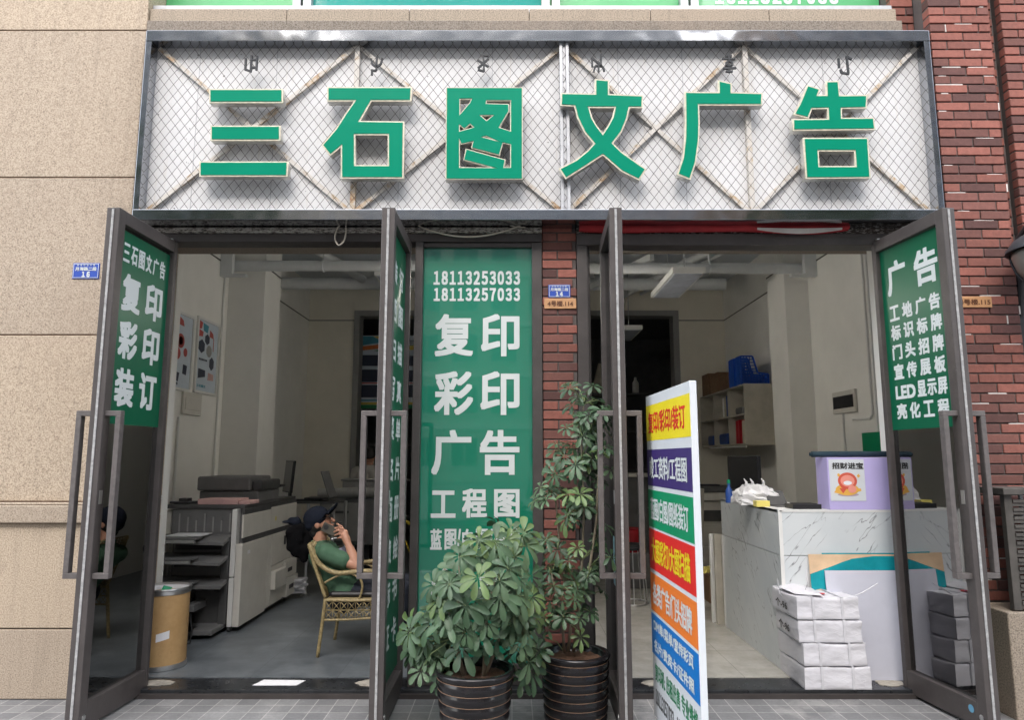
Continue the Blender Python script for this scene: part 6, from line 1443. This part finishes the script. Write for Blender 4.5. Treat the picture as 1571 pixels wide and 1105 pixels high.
def capsule(mb, pts, rs, n=14):
    pts = [Vector(p) for p in pts]; mb.tube(pts, rs, n); mb.sphere(pts[0], rs[0], n, 8); mb.sphere(pts[-1], rs[-1], n, 8)
    for p, r_ in zip(pts[1:-1], rs[1:-1]): mb.sphere(p, r_ * .995, n, 8)
def remeshed(mb, name, mat, parent, voxel, smooth_it=3, noise=0, seed=0):
    me = bpy.data.meshes.new('raw'); me.from_pydata(mb.v, [], mb.f)
    o = bpy.data.objects.new('raw', me); COL.objects.link(o)
    m = o.modifiers.new('r', 'REMESH'); m.mode = 'VOXEL'; m.voxel_size = voxel
    s = o.modifiers.new('s', 'SMOOTH'); s.iterations = smooth_it; s.factor = .5
    bpy.context.view_layer.update()
    out = bpy.data.meshes.new_from_object(o.evaluated_get(bpy.context.evaluated_depsgraph_get())); out.name = name
    bpy.data.objects.remove(o)
    r = parent
    while r.parent: r = r.parent
    out.transform(Matrix.Translation(-r.location)); 
    if noise:
        from mathutils import noise as nz
        for v in out.vertices:
            p = v.co * 9; v.co += v.normal * noise * (nz.noise(p + Vector((seed, 0, 0))) + .5 * nz.noise(p * 2.7))
    out.materials.clear(); out.materials.append(mat); out.shade_smooth()
    ob = bpy.data.objects.new(name, out); COL.objects.link(ob); ob.parent = parent; return ob
pe = thing('person', 'person in green polo and dark cap sitting with a phone at the ear', 'person', (P(533, 930, .88).x, .88, FL))
YC = .88
w3 = lambda u, v, y: P(u, v, y)
pel = w3(534, 904, YC); chest = w3(509, 872, YC); uch = w3(497, 851, YC); nk = w3(491, 834, YC); hd = w3(490.5, 803, YC)
shR = w3(500, 850, .70); elR = w3(547, 868, .655); wrR = w3(534, 835, .70)
shL = w3(500, 850, 1.06); elL = w3(536, 880, 1.09); wrL = w3(565, 884, .99)
fdir = Vector((math.cos(R(20)), 0, math.sin(R(20)))); hup = Vector((-math.sin(R(20)), 0, math.cos(R(20)))); hy = Vector((0, -1, 0))
MH = Matrix((fdir, hy, hup)).transposed()
H_ = lambda f, s, u: hd + fdir * f + hy * s + hup * u
bd = MB()
def torso(mb, g):
    for s in (-1, 1):
        o = Vector((0, s * .075, 0)); capsule(mb, [pel + o, (pel + chest) / 2 + o * .9 + Vector((.035, 0, .0)), chest + o * 1.05 + Vector((.02, 0, 0)), uch + o * 1.0], [.128 + g, .125 + g, .118 + g, .088 + g])
    capsule(mb, [shR + Vector((.0, .02, .0)), uch, shL + Vector((0, -.02, 0))], [.062 + g, .078 + g, .062 + g])
torso(bd, 0)
capsule(bd, [uch, nk, hd + hup * -.05 + fdir * -.015], [.07, .056, .054])
bd.sphere(H_(.0, 0, .02), (.098, .076, .105), 20, 14, MH); bd.sphere(H_(.03, 0, -.055), (.062, .058, .060), 16, 10, MH); bd.sphere(H_(.068, 0, -.085), .026, 12, 8)
capsule(bd, [H_(.088, 0, .018), H_(.112, 0, -.022)], [.010, .015], 10); bd.sphere(H_(.094, 0, -.052), (.012, .024, .009), 10, 8, MH)
for s in (-1, 1): bd.sphere(H_(-.005, s * .076, -.005), (.022, .010, .034), 10, 8, MH); bd.sphere(H_(.075, s * .03, .038), (.016, .024, .008), 10, 8, MH)
capsule(bd, [shR, (shR + elR) / 2, elR], [.056, .050, .041]); capsule(bd, [elR, (elR * .6 + wrR * .4), wrR], [.041, .040, .027])
capsule(bd, [shL, (shL + elL) / 2, elL], [.056, .050, .041]); capsule(bd, [elL, elL.lerp(wrL, .4), wrL], [.041, .039, .027])
# right hand on the phone
pc = w3(508, 814, .765); hand = w3(529, 822, .725)
capsule(bd, [wrR, wrR.lerp(hand, .55), hand], [.027, .033, .030])
capsule(bd, [hand + Vector((.0, .0, -.022)), hand + Vector((.0, .01, .02))], [.026, .026])
fing = [((526, 813), (520, 809), (514, 811), .0085), ((526, 817.5), (519, 814), (512.5, 816.5), .009), ((526.5, 822), (519.5, 819.5), (513.5, 822), .0088), ((528, 827), (522, 825.5), (517.5, 826.5), .0078)]
for (a, b, c, r_) in fing: capsule(bd, [w3(*a, .722), w3(*b, .708), w3(*c, .733)], [r_ * 1.15, r_ * 1.05, r_ * .9], 8)
capsule(bd, [w3(530, 820, .745), w3(525, 809, .775), w3(517, 804, .782)], [.012, .010, .009], 8)
# left hand resting on the lap
hl = wrL + Vector((.07, -.01, .0)); capsule(bd, [wrL, hl], [.027, .034])
for k in range(4): y = -.028 + .019 * k; capsule(bd, [hl + Vector((.02, y, .004)), hl + Vector((.06, y, .0)), hl + Vector((.088 - abs(k - 1.5) * .006, y, -.02))], [.0095, .009, .0078], 8)
capsule(bd, [hl + Vector((-.02, -.03, .0)), hl + Vector((.02, -.055, -.005))], [.011, .009], 8)
# legs
hipR, hipL = pel + Vector((.02, -.095, -.02)), pel + Vector((.02, .095, -.02))
knR, knL = pel + Vector((.46, -.12, .02)), pel + Vector((.47, .12, .03)); anR, anL = Vector((knR.x - .02, knR.y, FL + .09)), Vector((knL.x + .10, knL.y, FL + .09))
for h_, k_, a_ in ((hipR, knR, anR), (hipL, knL, anL)):
    capsule(bd, [h_, h_.lerp(k_, .5), k_], [.092, .078, .058]); capsule(bd, [k_, k_.lerp(a_, .35), a_], [.056, .056, .036]); capsule(bd, [a_ + Vector((-.03, 0, -.045)), a_ + Vector((.14, 0, -.055))], [.04, .034])
remeshed(bd, 'body', M['skin'], pe, .0052, 3)
sh = MB(); torso(sh, .014); capsule(sh, [shR, shR.lerp(elR, .62)], [.072, .064]); capsule(sh, [shL, shL.lerp(elL, .62)], [.072, .064]); capsule(sh, [uch, nk + Vector((.0, 0, -.012))], [.085, .066])
remeshed(sh, 'polo_shirt', M['polo'], pe, .010, 3, .006, 3)
mb = MB(); mb.tube([nk + Vector((.005, 0, -.004)) + Vector((math.cos(a) * .066, math.sin(a) * .068, -.018 * math.cos(a) + .0)) for a in [2 * math.pi * k / 20 for k in range(20)]], .011, 8, closed=True); mb.build('shirt_collar', M['polo'], pe, smooth=True)
tr_ = MB()
for h_, k_, a_ in ((hipR, knR, anR), (hipL, knL, anL)): capsule(tr_, [h_, h_.lerp(k_, .5), k_], [.110, .094, .074]); capsule(tr_, [k_, k_.lerp(a_, .4), a_ + Vector((0, 0, .02))], [.072, .070, .06])
for s in (-1, 1): capsule(tr_, [pel + Vector((-.02, s * .07, -.04)), pel + Vector((.03, s * .07, -.03))], [.135, .13])
remeshed(tr_, 'trousers', M['jeans'], pe, .011, 3, .007, 9)
shoe = MB()
for a_ in (anR, anL): capsule(shoe, [a_ + Vector((-.04, 0, -.045)), a_ + Vector((.05, 0, -.045)), a_ + Vector((.16, 0, -.055))], [.046, .047, .036])
remeshed(shoe, 'shoes', M['black'], pe, .008, 2)
hr = MB(); hr.sphere(H_(-.018, 0, .012), (.094, .081, .10), 20, 12, MH); hr.sphere(H_(-.055, 0, -.055), (.045, .06, .05), 14, 10, MH)
remeshed(hr, 'hair', M['hair'], pe, .007, 2, .003, 4)
cpm = MB(); cpm.sphere(H_(-.012, 0, .045), (.110, .092, .098), 24, 14, MH); cpm.sphere(H_(-.06, 0, .01), (.062, .082, .06), 16, 10, MH); remeshed(cpm, 'cap_crown', M['cap'], pe, .007, 3, .003, 2)
mb = MB(); n = 12
for lay in (0, .009):
    for j in range(5):
        t = j / 4
        for i in range(n + 1):
            a = -1.25 + 2.5 * i / n
            f0, s0 = .068 * math.cos(a) + .0, .085 * math.sin(a)
            f1, s1 = .03 + .155 * math.cos(a * .9), .088 * math.sin(a * .95)
            mb.v.append(tuple(H_(f0 + (f1 - f0) * t, s0 + (s1 - s0) * t, .062 + .012 * t - .055 * (s0 / .085) ** 2 - lay + .035 * t)))
L_ = 5 * (n + 1)
for j in range(4):
    for i in range(n):
        q_ = j * (n + 1) + i; mb.f.append((q_, q_ + 1, q_ + n + 2, q_ + n + 1)); mb.f.append((L_ + q_ + n + 1, L_ + q_ + n + 2, L_ + q_ + 1, L_ + q_))
for i in range(n): q_ = 4 * (n + 1) + i; mb.f.append((q_, q_ + 1, L_ + q_ + 1, L_ + q_))
mb.c = [None] * len(mb.f); mb.build('cap_brim', M['cap'], pe, smooth='auto')
mb = MB(); mb.tube([H_(.084, -.062, .024), H_(.102, -.04, .018), H_(.106, 0, .022), H_(.102, .04, .018), H_(.084, .062, .024)], .0035, 6); mb.tube([H_(.088, .066, .024), H_(-.0, .081, .02)], .003, 6); mb.tube([H_(.088, -.066, .024), H_(-.0, -.081, .02)], .003, 6)
for s in (-1, 1): mb.tube([H_(.103, s * .036, .017) + hy * (s * .022 * math.cos(a)) + hup * (.016 * math.sin(a)) for a in [2 * math.pi * k / 14 for k in range(14)]], .0028, 5, closed=True)
mb.build('glasses', M['black'], pe, smooth=True)
ph_ = thing('mobile_phone', 'olive cased mobile phone held at the ear of the seated person', 'phone', pc)
MPh = Matrix.Translation(pc) @ Matrix.Rotation(R(24), 4, 'Y') @ Matrix.Rotation(R(-6), 4, 'X')
mb = MB(); mb.box(-.077, .077, -.005, .005, -.037, .037, MPh); mb.build('phone_body', M['phone'], ph_, bevel=.006)
mb = MB(); mb.lathe([(.021, 0), (.021, .002), (.012, .0022)], (0, 0, 0), 20); mb.v = [tuple(MPh @ Vector((-.045 + a, -.0052 - c, .006 + b))) for a, b, c in mb.v]; mb.build('camera_ring', M['black'], ph_, smooth='auto')
mb = MB(); mb.tube([w3(508, 828, .72), w3(516, 825.5, .715)], .004, 8); tag(mb.build('cigarette', M['paper'], smooth='auto'), 'white cigarette between the fingers of the seated person', 'cigarette')
pp = w3(529, 851, .80); mb = MB(); mb.box(-.012, .012, -.09, .09, -.06, .06, Matrix.Translation(pp) @ Matrix.Rotation(R(-30), 4, 'Y')); tag(mb.build('folded_paper', plain('pale_violet_paper', (.42, .42, .58), .7), bevel=.004), 'pale violet folded paper tucked at the chest of the seated person', 'paper')
jk = thing('black_jacket', 'black jacket with a cap hung on the back corner of the rattan chair', 'jacket', (w3(462, 850, 1.16).x, 1.16, 0))
mb = MB(); J = lambda u, v, dy=0: w3(u, v, 1.17 + dy)
capsule(mb, [J(458, 812), J(455, 828), J(455, 846)], [.055, .075, .055]); capsule(mb, [J(468, 822, .05), J(470, 842, .03)], [.06, .065]); capsule(mb, [J(447, 818, -.02), J(449, 838)], [.045, .055]); capsule(mb, [J(463, 842), J(466, 858)], [.055, .028])
remeshed(mb, 'jacket_cloth', M['jacket'], jk, .009, 3, .016, 6)
mb = MB(); capsule(mb, [J(447, 800), J(455, 801)], [.034, .042]); mb.sphere(J(441, 801), (.045, .07, .012)); remeshed(mb, 'cap', M['cap'], jk, .008, 2, .004, 7)
# a person standing far back
pb_ = thing('person', 'person in pale shirt standing far back in the left room', 'person', (P(566, 740, 5.2).x, 5.2, FL)); bx = pb_.location.x
mb = MB(); B_ = lambda x, y, z_: Vector((bx + x, 5.2 + y, z_))
def torso2(mb, g):
    for s in (-1, 1): capsule(mb, [B_(s * .08, 0, .92), B_(s * .09, 0, 1.15), B_(s * .10, 0, 1.32)], [.11 + g, .105 + g, .095 + g])
    capsule(mb, [B_(-.17, 0, 1.36), B_(0, 0, 1.38), B_(.17, 0, 1.36)], [.055 + g, .07 + g, .055 + g])
torso2(mb, 0); capsule(mb, [B_(0, 0, 1.38), B_(0, .02, 1.5)], [.055, .05]); mb.sphere(B_(0, .03, 1.58), (.076, .095, .115)); mb.sphere(B_(0, .12, 1.56), (.014, .02, .02))
for s in (-1, 1):
    capsule(mb, [B_(s * .2, 0, 1.35), B_(s * .25, .02, 1.1)], [.05, .04]); capsule(mb, [B_(s * .25, .02, 1.1), B_(s * .2, .22, 1.02)], [.04, .028]); capsule(mb, [B_(s * .2, .22, 1.02), B_(s * .19, .30, 1.0)], [.03, .028]); mb.sphere(B_(s * .078, .03, 1.57), (.01, .02, .03))
    for k in range(4): capsule(mb, [B_(s * .19 - .03 + k * .02, .31, 1.0), B_(s * .19 - .03 + k * .02, .37, .99), B_(s * .19 - .03 + k * .02, .39, .97)], [.009, .009, .008], 8)
    capsule(mb, [B_(s * .16, .27, 1.0), B_(s * .13, .32, 1.0)], [.011, .009], 8)
    capsule(mb, [B_(s * .09, 0, .9), B_(s * .1, 0, .5)], [.09, .06]); capsule(mb, [B_(s * .1, 0, .5), B_(s * .1, 0, .14)], [.058, .04]); capsule(mb, [B_(s * .1, -.03, .1), B_(s * .1, .14, .095)], [.042, .035])
remeshed(mb, 'body', M['skin'], pb_, .007, 2)
mb = MB(); torso2(mb, .014)
for s in (-1, 1): capsule(mb, [B_(s * .2, 0, 1.35), B_(s * .235, .01, 1.17)], [.066, .06])
remeshed(mb, 'shirt', M['shirt_pale'], pb_, .011, 2, .005, 1)
mb = MB()
for s in (-1, 1): capsule(mb, [B_(s * .08, 0, .9), B_(s * .1, 0, .5), B_(s * .1, 0, .15)], [.115, .08, .065])
remeshed(mb, 'trousers', M['jeans'], pb_, .011, 2, .005, 2)
mb = MB(); mb.sphere(B_(0, .015, 1.605), (.084, .096, .108)); remeshed(mb, 'hair', M['hair'], pb_, .008, 2, .003, 1)
yc = thing('yellow_cable', 'yellow cable hanging in the dark behind the second door', 'cable', P(620, 800, 2.6))
mb = MB(); mb.tube([P(608, 792, 2.6), P(622, 800, 2.6), P(632, 806, 2.6)], .014, 8); mb.tube([P(610, 812, 2.6), P(622, 830, 2.62), P(634, 862, 2.6)], .006, 8); mb.build('cable_run', M['yellow'], yc, smooth=True)

# ------------------------------------------------------------------ the other side of the street (seen in the mirror steel and glass)
def opposite(label, x0, n, floors, mat, Y=-24):
    ob_ = thing('opposite_building', label, 'building', (x0, Y, 0)); x1 = x0 + n * 2.6 + .4; H = floors * 3.5 + .6
    mb = MB(); mb.box(x0, x1, Y - 10, Y, 0, H); mb.build('wall', mat, ob_)
    for fl in range(floors):
        for i in range(n):
            x = x0 + .2 + i * 2.6; z0 = 1.0 + fl * 3.5
            mb = MB(); mb.box(x + .35, x + 2.1, Y, Y + .04, z0, z0 + 1.9); wn_ = mb.build('window', M['opp_glass'], ob_)
            mb = MB(); mb.box(x + .25, x + .35, Y, Y + .1, z0 - .1, z0 + 2.0); mb.box(x + 2.1, x + 2.2, Y, Y + .1, z0 - .1, z0 + 2.0); mb.box(x + .3505, x + 2.0995, Y, Y + .1, z0 + 1.9, z0 + 2.0); mb.box(x + .3505, x + 2.0995, Y, Y + .1, z0 - .1, z0); mb.box(x + 1.2, x + 1.26, Y + .04, Y + .08, z0, z0 + 1.9); mb.build('window_frame', M['opp_white'], wn_)
    for fl in range(1, floors): mb = MB(); mb.box(x0 - .05, x1 + .05, Y - .1, Y + .2, fl * 3.5 - .05, fl * 3.5 + .25); mb.build('floor_band', M['opp_white'], ob_)
opposite('pale tower far back in the gap between the two nearer towers', -15, 11, 11, plain('pale_tower_wall', (.55, .53, .50), .85), -42)
opposite('beige tower across the street, left of the gap of sky', -30, 7, 7, M['opp_wall']); opposite('brown tower across the street, right of the gap of sky', 11.5, 7, 7, plain('brown_opposite_wall', (.24, .16, .11), .85))
def street_tree(x, y, label, seed, top=10.5, r=2.6):
    rnd = random.Random(seed); t = thing('street_tree', label, 'tree', (x, y, 0), 0, 'street trees across the road')
    zc = top - r; tk = MB(); tk.tube([(x, y, 0), (x + .05, y, zc * .4), (x, y + .05, zc * .75), (x + .1, y, zc + .5)], [.19, .15, .12, .06], 10)
    for k in range(10): a = rnd.uniform(0, 6.28); z_ = rnd.uniform(zc * .6, zc * .95); tk.tube([(x, y, z_), (x + .9 * math.cos(a), y + .9 * math.sin(a), z_ + .9), (x + 1.9 * math.cos(a), y + 1.9 * math.sin(a), z_ + 1.7)], [.06, .04, .015], 6)
    tk.build('trunk', M['stem'], t, smooth=True); f = MB()
    blobs = [Vector((x + rnd.uniform(-1, 1) * r * .75, y + rnd.uniform(-1, 1) * r * .6, zc + rnd.uniform(-.75, .8) * r)) for _ in range(16)]
    for _ in range(2600):
        v = Vector((rnd.gauss(0, 1), rnd.gauss(0, 1), rnd.gauss(0, .8))).normalized() * rnd.uniform(.3, 1) * r * .42; p = rnd.choice(blobs) + v
        f.cur = tuple(c * rnd.uniform(.5, 1.1) for c in (.07, .13, .05)); a = Vector((rnd.uniform(-1, 1), rnd.uniform(-1, 1), rnd.uniform(-1, 1))).normalized() * .16; b = a.cross(Vector((rnd.uniform(-1, 1), rnd.uniform(-1, 1), 1))).normalized() * .09
        f.quad(p - a, p + b, p + a, p - b)
    f.build('crown', M['leaf'], t)
street_tree(-8.5, -14.6, 'tall street tree across the road facing the granite wall', 1); street_tree(8.8, -14.8, 'tall street tree across the road facing the brick wall', 2)
